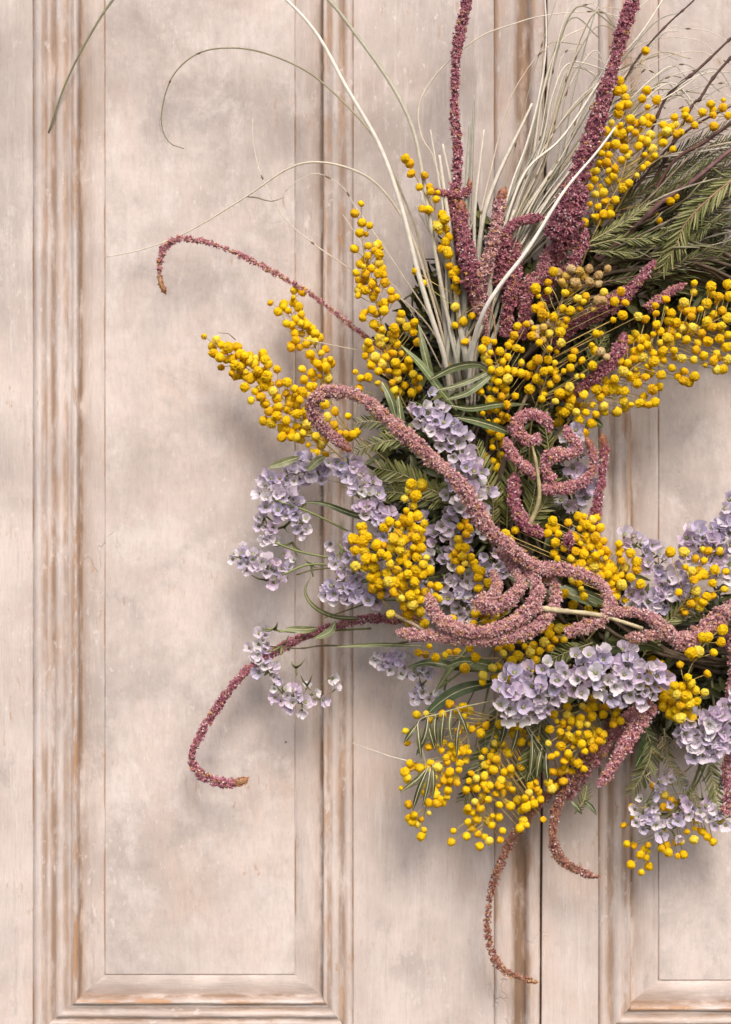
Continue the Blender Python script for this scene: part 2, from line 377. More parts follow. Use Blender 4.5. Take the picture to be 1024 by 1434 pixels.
def mimosa(label, spine, balls, size, depth, spread=14, fill=0, fw=20, dry=(), stemw=1.5, stemc=(.36, .27, .10), base_deep=True):
    """spine: (x,y,d) from tip to base; balls: pixel positions; size = diameter in pixels; fill: random balls about the spine"""
    P = cr(spine, 6); n = len(P)
    b = MB()
    W = np.array([at(*p[:3]) for p in P])
    b.tube(W, np.linspace(.55, stemw, n) * S, 0, stemc)
    sp = link('mimosa_sprig', None, wreath)
    pts = []
    for (x, y) in balls: pts.append((x, y, None, False))
    for (x, y) in dry: pts.append((x, y, None, True))
    for (x, y) in balls[1:]:
        i = int(np.argmin((P[:, 0] - x) ** 2 + (P[:, 1] - y) ** 2))
        if rnd.random() < .36 and i > 6:
            a = rnd.uniform(0, 6.28); q = size * rnd.uniform(.45, .8); pts.append((x + q * math.cos(a), y + q * math.sin(a), P[i][2] - rnd.uniform(2, 12), False))
    tries = 0; got = 0; XY = [(q[0], q[1]) for q in pts]
    while got < fill and tries < fill * 30:
        tries += 1
        p = P[int(rnd.random() ** .8 * (n - 1))]
        cl_ = lambda: max(-.8, min(.8, rnd.gauss(0, .5))) * fw
        x = p[0] + cl_(); y = p[1] + cl_()
        if balls and min((x - q[0]) ** 2 + (y - q[1]) ** 2 for q in balls) > (1.3 * size) ** 2: continue
        pts.append((x, y, p[2] - rnd.uniform(2, fw * .9), False)); got += 1
    for (x, y, dd, dr) in pts:
        i = int(np.argmin((P[:, 0] - x) ** 2 + (P[:, 1] - y) ** 2)); p = P[i]
        off = math.hypot(p[0] - x, p[1] - y)
        d = dd if dd is not None else p[2] + rnd.uniform(-.35, 1) * max(6, spread - off * .25)
        r_ = size / 2 * (D - p[2] * S) / D * .95 * (rnd.uniform(.80, 1.14) if rnd.random() < .85 else rnd.uniform(.58, .8))
        c = at(x, y, max(d, 8))
        me = rnd.choice(DRYB if dr else BALLS)
        m3 = rand_rots(1)[0] * (r_ * S)
        pool('flower_ball', me, M4(m3, c), sp, r_ * (.5 if dd is not None else 1) * (1 + d / 160))
        j = min(n - 1, i + int(off * .8 / 6) + 1); s0 = W[j]
        mid = (s0 + c) / 2 + np.array([rnd.uniform(-2, 2), rnd.uniform(-2, 2), rnd.uniform(-2, 1)]) * S
        q = cr([s0, mid, c], 8 * S)
        b.tube(q, .62 * S, 0, (.50, .36, .12) if rnd.random() < .7 else (.34, .30, .10), sides=3)
    sp_me = b.mesh('mimosa_sprig', [M_stem]); sp_me_o = sp
    o = link('mimosa_sprig', sp_me, wreath, label=label)
    for t in POOL.get('flower_ball', []):
        pass
    POOL['flower_ball'] = [(a, m, M, o if pr is sp else pr, l) for (a, m, M, pr, l) in POOL['flower_ball']]
    bpy.data.objects.remove(sp); return o

mimosa('mimosa sprig pointing left at the wreath left edge, its tip over the bare panel',
  [(284, 469, 72), (330, 505, 76), (375, 535, 78), (415, 580, 75), (455, 620, 66), (540, 690, 43), (640, 760, 32)],
  [(285.6, 471), (300, 495), (303, 476), (310, 483), (315, 492), (308, 501), (317, 504), (329, 511), (325, 522), (332, 486), (337, 496), (350, 505), (344, 521), (343, 542), (368, 495), (376, 510), (361, 520), (374, 527), (388, 517), (357, 548), (352, 561), (371, 540), (391, 537), (388, 557), (371, 565), (376, 576), (401, 550), (390, 570), (388, 583), (401, 589), (401, 600), (415, 597), (416, 613), (432, 623), (430, 594), (427, 576), (423, 549), (406, 566), (416, 580), (402, 536), (382, 548), (364, 533), (352, 530), (334, 514), (372, 505), (408, 612), (444, 634), (443, 612), (420, 560), (412, 545), (365, 556), (380, 592), (395, 612), (424, 607), (343, 498), (320, 486)],
  15, 100, 16, 26, 26)
mimosa('mimosa sprig curving upward beside the leftward one, with a small open ring of balls',
  [(411, 402, 50), (409, 440, 53), (432, 470, 55), (448, 500, 55), (455, 535, 53), (480, 590, 48), (560, 690, 32)],
  [(412, 406), (379, 424), (390, 436), (397, 429), (404, 435), (411, 424), (422, 440), (401, 453), (422, 453), (413, 467), (415, 476), (408, 487), (441, 467), (441, 478), (448, 473), (429, 482), (434, 496), (450, 494), (463, 503), (457, 514), (437, 523), (448, 527), (423, 517), (426, 532), (411, 417), (408, 455), (430, 456), (438, 460), (445, 510), (460, 530), (440, 540), (452, 545), (432, 554), (420, 486)],
  13.5, 90, 12, 10, 18)
mimosa('tall mimosa sprig left of the pale grass, tip bent upward',
  [(506, 283, 95), (507, 330, 98), (514, 380, 98), (528, 425, 96), (540, 480, 90), (550, 530, 80), (590, 600, 55), (680, 680, 40)],
  [(506, 285), (497, 299), (507, 312), (518, 316), (504, 326), (496, 349), (516, 344), (525, 351), (515, 358), (531, 356), (509, 373), (520, 376), (531, 368), (499, 382), (512, 385), (530, 383), (537, 385), (520, 393), (504, 401), (512, 406), (502, 414), (521, 398), (523, 416), (539, 396), (529, 407), (548, 408), (555, 416), (538, 425), (538, 435), (510, 438), (521, 434), (508, 445), (524, 454), (535, 461), (532, 473), (541, 476), (562, 440), (561, 448), (552, 460), (554, 469), (581, 451), (571, 458), (579, 465), (584, 479), (519, 489), (543, 492), (551, 495), (535, 509), (554, 508), (562, 495), (498, 521), (516, 528), (529, 536), (555, 521), (557, 531), (567, 540), (579, 524), (587, 530), (552, 547), (502, 545), (577, 550), (548, 419), (516, 480), (526, 500), (512, 498), (545, 520), (565, 515), (520, 512), (505, 530), (540, 545), (530, 520), (573, 505), (556, 482), (540, 500), (550, 536)],
  13.5, 95, 14, 22, 26)
mimosa('slender mimosa sprig climbing through the pale grass blades, single balls at its tip',
  [(567, 220, 110), (588, 258, 112), (606, 290, 112), (622, 330, 112), (634, 380, 110), (638, 430, 104), (648, 480, 90), (660, 560, 60), (720, 660, 45)],
  [(567.6, 222), (574, 229), (576, 243), (595, 245), (587, 262), (603, 268), (611, 279), (600, 294), (619, 301), (617, 314), (616, 325), (629, 332), (619, 348), (628, 356), (629, 372), (640, 378), (639, 392), (583, 380), (592, 397), (637, 402), (638, 430), (666, 423), (661, 442), (675, 439), (637, 455), (651, 479), (626, 511), (623, 307), (613, 318), (624, 338), (626, 352), (634, 384), (649, 450)],
  13.5, 110, 8, 0)
mimosa('drooping mimosa sprig in the middle of the wreath top, below the pale grass stems',
  [(684, 474, 118), (700, 520, 120), (705, 560, 112), (697, 600, 96), (700, 640, 80), (730, 720, 50)],
  [(681, 477), (692, 479), (675, 489), (687, 494), (700, 492), (716, 478), (724, 487), (711, 500), (725, 457), (738, 454), (685, 507), (688, 518), (700, 520), (711, 518), (711, 531), (730, 508), (730, 523), (731, 490), (694, 546), (674, 549), (722, 555), (702, 555), (695, 572), (710, 567), (676, 579), (696, 590), (688, 603), (690, 627), (690, 646), (692, 531), (704, 506), (720, 470), (708, 545), (686, 560), (712, 484), (698, 535), (703, 580), (684, 590), (700, 610), (682, 640), (696, 655)],
  14, 115, 12, 16, 22)
mimosa('mimosa sprig right of centre with some dried straw coloured balls at its top',
  [(800, 385, 125), (785, 430, 128), (772, 480, 126), (765, 530, 116), (745, 590, 92), (740, 680, 55)],
  [(750, 404), (754, 414), (750, 432), (775, 444), (769, 467), (770, 489), (753, 504), (768, 504), (777, 508), (789, 432), (799, 435), (794, 448), (812, 432), (835, 467), (859, 448), (872, 441), (894, 443), (846, 409), (870, 408), (861, 422), (876, 424), (821, 415), (792, 410), (829, 483), (802, 501), (815, 505), (799, 515), (830, 512), (816, 527), (771, 538), (798, 542), (784, 551), (778, 562), (762, 553), (759, 559), (785, 465), (790, 456), (762, 520), (755, 480), (745, 470), (780, 530), (790, 520), (805, 492), (775, 380), (768, 395), (760, 440), (786, 480), (742, 545), (752, 530), (817, 423), (809, 418), (748, 460)],
  14, 120, 14, 14, 34,
  dry=[(781, 382), (793, 386), (825, 376), (838, 385), (826, 395), (838, 397), (851, 376), (809, 401), (837, 421), (844, 421), (831, 433), (761, 458), (753, 462), (750, 471), (761, 476), (818, 386), (841, 493), (850, 500), (806, 395), (787, 395), (800, 377), (812, 380), (744, 452), (770, 452)])
mimosa('broad mimosa spray reaching to the right edge above the hole of the wreath',
  [(1060, 420, 105), (1010, 445, 108), (960, 470, 110), (910, 500, 110), (860, 535, 104), (810, 575, 90), (760, 640, 60)],
  [(972, 397), (972, 409), (1007, 416), (933, 419), (958, 424), (981, 433), (1020, 398), (996, 401), (919, 439), (940, 439), (939, 448), (969, 443), (1012, 435), (1010, 457), (998, 458), (904, 447), (920, 455), (955, 460), (970, 458), (983, 467), (890, 468), (915, 468), (935, 472), (881, 476), (907, 483), (897, 487), (876, 490), (929, 491), (944, 491), (955, 502), (972, 504), (986, 498), (1004, 495), (1017, 486), (1020, 504), (988, 511), (1004, 518), (1013, 517), (973, 527), (957, 533), (959, 520), (916, 506), (906, 513), (888, 503), (942, 515), (904, 528), (926, 525), (882, 524), (884, 529), (861, 531), (893, 537), (873, 520), (846, 530), (914, 546), (875, 547), (866, 550), (850, 548), (884, 567), (896, 565), (909, 567), (917, 563), (865, 577), (873, 562), (846, 569), (830, 567), (841, 556), (812, 587), (807, 577), (829, 593), (818, 553), (797, 568), (791, 577), (821, 578), (819, 606),
   (1000, 440), (990, 450), (1020, 445), (1022, 415), (990, 425), (950, 470), (962, 476), (978, 480), (992, 478), (1008, 474), (1020, 468), (940, 480), (925, 480), (915, 495), (900, 500), (930, 505), (880, 508), (868, 505), (890, 516), (858, 545), (835, 545), (850, 535), (1030, 430), (1034, 455), (1040, 480), (1030, 500), (1045, 440), (835, 580), (800, 560), (948, 452), (962, 436), (975, 490), (1000, 505)],
  14.5, 105, 14, 34, 40)
mimosa('mimosa spray at the upper right, touching the tall amaranth spike',
  [(868, 110, 90), (872, 150, 95), (880, 200, 98), (870, 250, 100), (845, 300, 98), (815, 370, 80), (790, 450, 50)],
  [(868, 113), (864, 127), (872, 125), (877, 136), (867, 150), (874, 147), (880, 146), (866, 159), (900, 138), (906, 126), (920, 140), (907, 150), (883, 167), (857, 172), (870, 175), (882, 180), (848, 184), (862, 185), (871, 187), (900, 170), (914, 166), (909, 173), (945, 164), (939, 179), (929, 175), (911, 189), (906, 198), (948, 188), (929, 200), (895, 205), (943, 209), (903, 217), (917, 218), (874, 208), (862, 202), (846, 205), (843, 215), (853, 217), (879, 219), (870, 224), (904, 71), (898, 195), (890, 186), (934, 184),
   (901, 235), (892, 246), (881, 257), (872, 263), (862, 280), (855, 300), (846, 270), (859, 247), (853, 253), (852, 239), (836, 240), (826, 244), (833, 251), (834, 272), (847, 282), (826, 286), (831, 303), (836, 304), (840, 228), (850, 228), (862, 236), (818, 312), (826, 262), (838, 290)],
  13.5, 95, 12, 6, 22)
mimosa('thin mimosa twig with a few balls leaving the frame at the upper right',
  [(1040, 138, 85), (1010, 152, 88), (980, 165, 90), (945, 185, 90), (905, 225, 84), (860, 300, 70)],
  [(965, 167), (960, 162), (973, 175), (984, 157), (996, 146), (999, 161), (1000, 177), (1013, 151), (1020, 162), (1013, 140), (947, 276), (939, 282), (923, 309)],
  13, 85, 8, 0)
mimosa('large bright mimosa cluster at the front left of the wreath',
  [(577, 674, 150), (572, 720, 160), (568, 770, 162), (570, 820, 156), (585, 865, 140), (640, 900, 110), (730, 900, 70)],
  [(576, 678), (591, 678), (573, 686), (583, 694), (567, 698), (579, 708), (569, 715), (545, 731), (538, 739), (574, 730), (577, 738), (557, 734), (557, 746), (568, 756), (583, 753), (595, 733), (591, 743), (551, 754), (538, 763), (561, 771), (571, 776), (579, 767), (542, 779), (534, 775), (584, 780), (572, 790), (556, 798), (593, 790), (592, 804), (571, 805), (581, 815), (552, 816), (565, 820), (551, 830), (563, 838), (541, 802), (603, 819), (589, 840), (575, 834), (566, 848), (578, 847), (588, 856), (572, 860), (594, 873), (547, 860), (597, 781), (549, 768), (562, 760), (546, 790), (560, 785), (583, 798), (590, 768), (566, 728), (584, 740), (563, 808), (545, 815), (584, 829), (575, 722)],
  16.5, 155, 14, 12, 18)
mimosa('bright mimosa cluster nearest the left of the wreath, beside the lilac flowers',
  [(504, 733, 140), (508, 765, 146), (518, 800, 146), (533, 836, 140), (570, 875, 120), (640, 905, 90)],
  [(503, 737), (508, 738), (508, 746), (495, 755), (508, 758), (510, 771), (497, 771), (520, 780), (522, 788), (510, 795), (524, 795), (521, 809), (529, 805), (532, 818), (533, 833), (498, 793), (515, 752), (513, 783)],
  17, 140, 6, 0)
mimosa('short mimosa sprig among lilac flowers, left of the pink amaranth trail',
  [(650, 728, 110), (650, 765, 116), (660, 795, 116), (682, 820, 108), (720, 850, 80)],
  [(645, 737), (652, 729), (657, 740), (642, 755), (653, 748), (652, 767), (638, 774), (651, 789), (664, 788), (645, 798), (667, 797), (674, 800), (670, 809), (683, 817), (670, 824), (615, 839), (666, 859), (634, 867), (679, 868), (663, 874), (695, 862), (643, 766), (648, 779), (660, 780), (672, 855), (685, 858), (690, 872)],
  14.5, 110, 10, 0)
mimosa('dense mimosa cluster below the left edge of the wreath hole',
  [(812, 718, 108), (825, 755, 116), (840, 790, 116), (858, 820, 110), (850, 860, 90), (820, 900, 70)],
  [(774, 730), (777, 739), (767, 747), (782, 748), (796, 732), (778, 760), (790, 768), (781, 783), (810, 723), (818, 723), (829, 740), (841, 739), (821, 751), (813, 761), (827, 766), (845, 758), (848, 771), (834, 778), (818, 776), (807, 772), (800, 782), (814, 790), (827, 787), (832, 794), (848, 782), (842, 792), (859, 798), (852, 805), (842, 807), (862, 810), (856, 817), (871, 819), (860, 828), (864, 836), (867, 761), (867, 776), (871, 785), (883, 775), (892, 787), (892, 797), (883, 809), (897, 818), (791, 831), (803, 847), (810, 815), (824, 854), (814, 825), (834, 752), (838, 764), (822, 735), (812, 740), (826, 760), (806, 795), (820, 800), (848, 796), (836, 784), (850, 820), (870, 805), (815, 732), (841, 775), (830, 728), (805, 752), (722, 742), (708, 748), (714, 756), (712, 770), (770, 738), (876, 840), (845, 845)],
  14.5, 110, 14, 16, 26)
mimosa('mimosa sprig with rounded yellow balls on branching stems at the lower right',
  [(1010, 880, 150), (985, 905, 152), (965, 940, 150), (955, 975, 142), (950, 1005, 130), (920, 960, 90), (880, 900, 60)],
  [(1012, 881), (1010, 899), (1000, 914), (984, 893), (991, 892), (968, 914), (978, 913), (953, 931), (926, 930), (932, 945), (913, 943), (900, 934), (963, 949), (991, 944), (945, 960), (974, 967), (987, 970), (961, 975), (930, 967), (937, 970), (930, 978), (937, 981), (976, 982), (929, 990), (954, 987), (961, 996), (948, 1005), (953, 1006), (948, 972), (968, 957), (940, 992), (966, 986), (955, 962)],
  16.5, 150, 12, 8, 22)
mimosa('loose mimosa sprig over lilac flowers at the right edge',
  [(1000, 768, 120), (980, 800, 126), (960, 840, 120), (930, 880, 90), (900, 910, 60)],
  [(974, 782), (960, 794), (992, 771), (986, 785), (1001, 798), (1017, 801), (998, 817), (1015, 825), (951, 830), (978, 809), (972, 812), (985, 843), (958, 773), (939, 773), (968, 800), (985, 805), (980, 850), (968, 846), (960, 858), (990, 836), (975, 828)],
  14, 120, 12, 4, 22)
mimosa('wide mimosa spray hanging at the bottom left of the wreath',
  [(588, 1170, 78), (600, 1120, 84), (625, 1070, 88), (655, 1030, 88), (700, 1000, 80), (760, 950, 60)],
  [(568, 1024), (571, 1041), (584, 1001), (597, 999), (620, 1000), (641, 995), (649, 990), (650, 1003), (630, 986), (681, 1016), (673, 1027), (662, 1021), (642, 1024), (640, 1036), (618, 1051), (600, 1046), (574, 1069), (603, 1068), (567, 1081), (588, 1076), (613, 1075), (639, 1055), (657, 1053), (648, 1052), (679, 1052), (674, 1061), (625, 1061), (644, 1069), (630, 1081), (643, 1078), (630, 1093), (609, 1088), (640, 1097), (615, 1100), (608, 1107), (594, 1110), (627, 1107), (626, 1116), (562, 1104), (600, 1124), (616, 1119), (572, 1127), (601, 1139), (577, 1151), (590, 1147), (584, 1154), (594, 1162), (589, 1172), (610, 1113), (622, 1093), (636, 1062), (627, 1068), (612, 1125), (570, 1090), (580, 1142), (573, 1146), (632, 1044)],
  13, 85, 12, 10, 26)
mimosa('hanging mimosa sprig at the lowest middle of the wreath with loose balls below',
  [(672, 1185, 82), (680, 1130, 88), (690, 1080, 92), (710, 1030, 90), (745, 990, 80), (800, 930, 60)],
  [(693, 1041), (703, 1042), (700, 1014), (717, 1018), (720, 1028), (730, 1039), (713, 1055), (729, 1063), (729, 1074), (744, 1042), (753, 1036), (768, 1040), (695, 1064), (684, 1068), (691, 1078), (706, 1081), (715, 1077), (702, 1093), (679, 1087), (660, 1083), (657, 1094), (678, 1099), (686, 1101), (653, 1107), (668, 1105), (694, 1112), (676, 1115), (665, 1123), (699, 1127), (717, 1106), (715, 1129), (656, 1132), (673, 1133), (690, 1143), (668, 1147), (655, 1151), (689, 1156), (635, 1164), (632, 1179), (654, 1172), (670, 1168), (679, 1172), (672, 1185), (685, 1178), (701, 1176), (704, 1164), (773, 1081), (784, 1081), (789, 1095), (768, 1096), (773, 1105), (754, 1109), (741, 1110), (739, 1127), (744, 1100), (731, 1154), (761, 1148), (792, 1078), (751, 1096), (757, 1120), (748, 1126), (735, 1118), (684, 1120), (662, 1138), (726, 1020), (682, 1105), (688, 1060), (700, 1100), (733, 1148), (738, 1155), (728, 1160), (746, 1118), (736, 1131), (752, 1105), (667, 1090)],
  13, 88, 12, 12, 30)
mimosa('mimosa sprig hanging right of the lower middle, under the lilac flower bunch',
  [(808, 1075, 105), (812, 1040, 112), (822, 1010, 112), (840, 980, 100), (860, 930, 70)],
  [(794, 1001), (816, 989), (813, 1006), (797, 1020), (797, 1031), (810, 1027), (823, 1015), (823, 1028), (803, 1046), (819, 1053), (796, 1056), (810, 1069), (818, 1077), (831, 990), (845, 1001), (812, 1014), (839, 1024), (845, 1029), (839, 1038), (831, 1048), (859, 1015), (869, 1010), (768, 1041), (780, 1010), (785, 1025), (786, 1045), (806, 1035), (830, 1003), (828, 1038), (815, 1042), (775, 1000), (789, 1012), (850, 990), (870, 985), (862, 1000), (780, 1056), (790, 1066), (772, 1060), (800, 1010), (770, 1022)],
  13.5, 105, 12, 24, 34)
mimosa('mimosa balls on thin stems below the pink trails, along the wreath middle',
  [(580, 915, 100), (630, 918, 104), (690, 922, 104), (740, 915, 98), (790, 890, 80), (840, 870, 60)],
  [(586, 914), (601, 905), (610, 921), (623, 918), (658, 908), (651, 936), (666, 920), (677, 946), (698, 908), (725, 918), (743, 914), (728, 895), (736, 933), (730, 945), (712, 949), (701, 948), (758, 882), (769, 877), (762, 899), (777, 896), (790, 896), (705, 915), (715, 906), (750, 925), (745, 940), (722, 940), (735, 905), (770, 888), (783, 880), (756, 912), (765, 930), (690, 935), (718, 925), (740, 955)],
  14.5, 100, 10, 10, 24)
mimosa('mimosa stem ends with small balls at the bottom right corner of the wreath',
  [(898, 1222, 62), (910, 1185, 66), (935, 1150, 68), (965, 1110, 66), (985, 1040, 50), (975, 960, 40)],
  [(886, 1132), (887, 1144), (874, 1156), (878, 1182), (888, 1184), (908, 1183), (908, 1192), (897, 1197), (906, 1201), (884, 1211), (898, 1222), (926, 1188), (936, 1194), (949, 1199), (954, 1179), (972, 1176), (991, 1172), (999, 1179), (973, 1160), (961, 1141), (930, 1130), (930, 1113), (915, 1101), (921, 1154), (903, 1189), (975, 1150), (1010, 1150), (940, 1120), (962, 1165), (985, 1165)],
  12.5, 62, 8, 4, 20)
mimosa('few mimosa balls seen inside the loop of the pink amaranth',
  [(456, 565, 78), (475, 590, 78), (500, 610, 70), (560, 660, 50)],
  [(469, 576), (488, 583), (467, 595), (455, 566), (484, 608), (475, 607), (494, 609), (458, 584), (503, 544), (462, 604), (500, 604)],
  14, 78, 8, 0)

# ---- amaranth
FT = []   # floret templates: squashed octahedron with three pointed scales
for s_ in range(4):
    r = np.random.RandomState(20 + s_)
    v = [[1, 0, 0], [-1, 0, 0], [0, .9, 0], [0, -.9, 0], [0, 0, .95], [0, 0, -.95]]
    v = (np.array(v) * r.uniform(.65, .95, (6, 1)) + r.normal(0, .14, (6, 3))).tolist()
    f = [[0, 2, 4], [2, 1, 4], [1, 3, 4], [3, 0, 4], [2, 0, 5], [1, 2, 5], [3, 1, 5], [0, 3, 5]]
    for k in range(3):
        th = 2 * math.pi * k / 3 + r.uniform(-.5, .5); n = len(v)
        d = np.array([.75, math.cos(th), math.sin(th)]); d /= np.linalg.norm(d)
        sd_ = np.cross(d, [1, 0, 0]); sd_ /= np.linalg.norm(sd_)
        v += [(d * .4 + sd_ * .38).tolist(), (d * .4 - sd_ * .38).tolist(), (d * r.uniform(1.15, 1.5)).tolist()]
        f += [[n, n + 1, n + 2]]
    FT.append((np.array(v), np.array(f)))
PAL = {'plum': [(.31, .10, .135), (.40, .155, .19), (.25, .07, .11), (.48, .21, .24)],
       'pink': [(.49, .245, .25), (.58, .34, .33), (.38, .17, .20), (.54, .33, .27)],
       'mauve': [(.47, .20, .24), (.56, .29, .31), (.36, .13, .18), (.50, .25, .20)],
       'brown': [(.30, .13, .10), (.40, .18, .13), (.25, .09, .09), (.34, .20, .10)]}
TIPC = np.array([(.40, .17, .07), (.46, .21, .09), (.34, .12, .07)])

def amaranth(label, path, pal='plum', tip=0, loose=0.0, dens=1.0, fs=2.5, glint=.10, spike=0.0):
    """path: (x, y, d, radius) ; tip: px length of the smooth russet bud end at the path's start; loose 0..1: gaps along it"""
    P = cr(path, 2.0); n = len(P)
    P[:, 3] *= {'pink': .67, 'mauve': .70}.get(pal, .78)
    P[:, 3] *= .94; P[:, 3] *= 1 + .14 * np.sin(np.arange(n) * .09 + len(label)) + .06 * np.sin(np.arange(n) * .23)
    W = np.array([at(*p[:3]) for p in P]); rad = P[:, 3] * S
    seg = np.linalg.norm(np.diff(W, axis=0), axis=1); s_len = np.concatenate([[0], np.cumsum(seg)]) / S
    b = MB(); corec = np.array(PAL[pal][2]) * .8
    cc = np.tile(corec, (n, 1))
    if loose > .3: cc = np.tile(np.array([.42, .27, .13]), (n, 1))
    rad = rad * (1 + .35 * np.clip(1 - s_len / max(tip, 1), 0, 1)) if tip else rad
    cr_ = rad * (.70 if loose < .3 else .30)
    if tip: 
        k = np.clip(1 - s_len / tip, 0, 1)[:, None]; cc = cc * (1 - k) + TIPC[0] * k; cr_ = np.maximum(cr_, rad * .78 * (s_len < tip))
    end = np.clip(s_len / 6, .12, 1); cr_ = cr_ * end
    b.tube(W, cr_, 0, cc, sides=7)
    st = link('amaranth_strand', b.mesh('amaranth_strand', [M_ama]), wreath, label=label)
    # florets on the surface
    T = np.gradient(W, axis=0); T /= np.linalg.norm(T, axis=1)[:, None]
    area = np.sum(seg / S * (2 * math.pi * P[:-1, 3]))
    fs = fs * (1.08 if pal == 'pink' else 1.04)
    N_ = int(area / (fs * fs * .72) * dens * (1 - loose * .45))
    wgt = P[:-1, 3] * seg
    if loose:
        ph = np.cumsum(nr.uniform(.8, 1.2, len(wgt))) * 2 * math.pi / 5.2
        wgt = wgt * (1 - loose * .85 * (.5 + .5 * np.sin(ph)))
    idx = nr.choice(n - 1, N_, p=wgt / wgt.sum()); fr = nr.rand(N_)
    pos = W[idx] * (1 - fr)[:, None] + W[idx + 1] * fr[:, None]
    rr = rad[idx] * end[idx]; tt = T[idx]
    a = np.cross(tt, np.array([0, -1, .01])); a /= np.linalg.norm(a, axis=1)[:, None]; c = np.cross(a, tt)
    th = nr.rand(N_) * 2 * math.pi
    out = a * np.cos(th)[:, None] + c * np.sin(th)[:, None]
    sl = s_len[idx] + nr.uniform(0, 2, N_)
    lump = 1 + .13 * np.sin(sl * .62 + 2.5 * np.sin(sl * .11) + 2 * np.sin(2 * th)) + .12 * np.sin(sl * .29 + th * 2 + 1.3) + .10 * np.sin(sl * .07 + th)
    rfac = nr.uniform(.66 - .35 * loose, 1.06, N_) * lump
    stray = nr.rand(N_) < .02; rfac[stray] *= nr.uniform(1.1, 1.35, stray.sum())
    if spike: rfac += spike * (nr.rand(N_) < .25) * nr.rand(N_)
    istip = s_len[idx] < tip
    rfac = np.where(istip, nr.uniform(.74, .92, N_), rfac)
    pos = pos + out * (rr * rfac)[:, None]
    X = out + nr.normal(0, .45, (N_, 3)); X /= np.linalg.norm(X, axis=1)[:, None]
    Y = np.cross(X, nr.normal(size=(N_, 3))); Y /= np.linalg.norm(Y, axis=1)[:, None]; Z = np.cross(X, Y)
    sz = fs * S * nr.uniform(.55, 1.25, N_) * np.where(istip, .55, 1)
    Mx = np.stack([X, Y, Z], 2) * sz[:, None, None]
    pc = np.array(PAL[pal]); C = pc[nr.randint(0, len(pc), N_)] * nr.uniform(.8, 1.2, (N_, 1))
    drift = (.5 + .5 * np.sin(s_len[idx] * .02 + nr.rand() * 6))[:, None] * .35
    C = C * (1 - drift) + pc.mean(0) * 1.15 * drift
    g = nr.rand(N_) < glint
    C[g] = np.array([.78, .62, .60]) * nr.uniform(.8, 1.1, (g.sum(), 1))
    o_ = nr.rand(N_) < .05; C[o_] = (.50, .28, .10)
    if tip:
        k = np.clip((tip * 1.15 - s_len[idx]) / (tip * .3), 0, 1)[:, None]; C = C * (1 - k) + TIPC[nr.randint(0, 3, N_)] * nr.uniform(.8, 1.2, (N_, 1)) * k
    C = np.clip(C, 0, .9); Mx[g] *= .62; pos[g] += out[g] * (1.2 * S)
    tv, tf = FT[hash(label) % 4 if False else len(label) % 4]
    inner = nr.uniform(.55, .75); cv = np.ones((len(tv), 1)); cv[8::3] = 1.35      # pointed ends paler
    Cv = np.clip(C[:, None, :] * cv[None], 0, .95)
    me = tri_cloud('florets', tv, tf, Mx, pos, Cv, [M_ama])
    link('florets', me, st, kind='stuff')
    return st

amaranth('thin amaranth strand arching left over the panel with a russet hooked tip',
  [(233, 413, 65, 5.2), (226, 398, 66, 6.5), (223, 378, 66, 6.9), (227, 355, 66, 6.9), (238, 340, 66, 6.5), (254, 334, 66, 5.6), (285, 338, 66, 5.6), (320, 350, 66, 5.2), (358, 367, 65, 5.2), (395, 388, 63, 4.7), (430, 408, 62, 4.3), (462, 432, 60, 3.9), (495, 458, 56, 4.3), (520, 478, 51, 4.3), (580, 530, 34, 3.4)],
  'mauve', tip=28, loose=.9, fs=2.5, glint=.06)
amaranth('long dusty pink amaranth trail looping at the left and crossing the wreath diagonally',
  [(492, 633, 130, 8), (478, 621, 136, 11), (458, 605, 142, 12), (443, 585, 150, 12), (437, 566, 156, 11), (446, 553, 162, 11), (470, 547, 166, 11), (500, 555, 168, 11.5), (530, 575, 170, 12), (562, 604, 172, 12.5), (600, 638, 174, 13), (635, 668, 176, 13), (662, 705, 176, 13.5), (688, 745, 174, 13.5), (720, 772, 168, 14), (755, 795, 160, 12), (800, 800, 155, 10.5), (838, 815, 154, 11), (854, 842, 156, 12), (845, 866, 160, 11), (815, 880, 164, 10), (792, 886, 166, 8)],
  'pink', fs=2.7, glint=.12, tip=14)
amaranth('dusty pink amaranth curl with its tip pointing up at the wreath front',
  [(600, 832, 172, 8), (606, 852, 174, 10), (622, 872, 176, 12), (650, 884, 176, 13), (690, 882, 176, 13), (725, 868, 174, 13), (748, 848, 170, 12), (752, 822, 164, 12), (738, 795, 154, 12), (715, 770, 140, 11)],
  'pink', fs=2.7, glint=.12)
amaranth('lowest dusty pink amaranth trail sweeping under the other curls',
  [(555, 884, 160, 7), (575, 888, 164, 9), (620, 892, 168, 10), (665, 897, 170, 10.5), (710, 893, 170, 12), (750, 878, 168, 12), (775, 852, 160, 12), (778, 825, 150, 11), (760, 795, 136, 10)],
  'pink', fs=2.7, glint=.12)
amaranth('short knobbly dusty pink amaranth piece among the front curls',
  [(690, 798, 158, 8), (697, 818, 162, 10), (690, 836, 166, 13), (670, 843, 168, 13), (690, 850, 172, 13), (715, 838, 168, 13), (730, 815, 160, 10), (712, 785, 150, 9), (700, 770, 140, 9)],
  'pink', fs=2.7, glint=.12)
amaranth('dusty pink amaranth running right from the front curls to the right edge',
  [(850, 862, 140, 8), (875, 856, 142, 10), (905, 862, 144, 12), (930, 882, 144, 13), (955, 897, 142, 14), (985, 885, 140, 17), (1010, 862, 138, 20), (1045, 845, 134, 22)],
  'pink', fs=2.6, glint=.10)
amaranth('stub of amaranth with a smooth rosy tip below the rightward trail',
  [(877, 892, 146, 8), (892, 892, 148, 9), (915, 889, 146, 10), (945, 893, 140, 11)], 'pink', tip=0, fs=2.6)
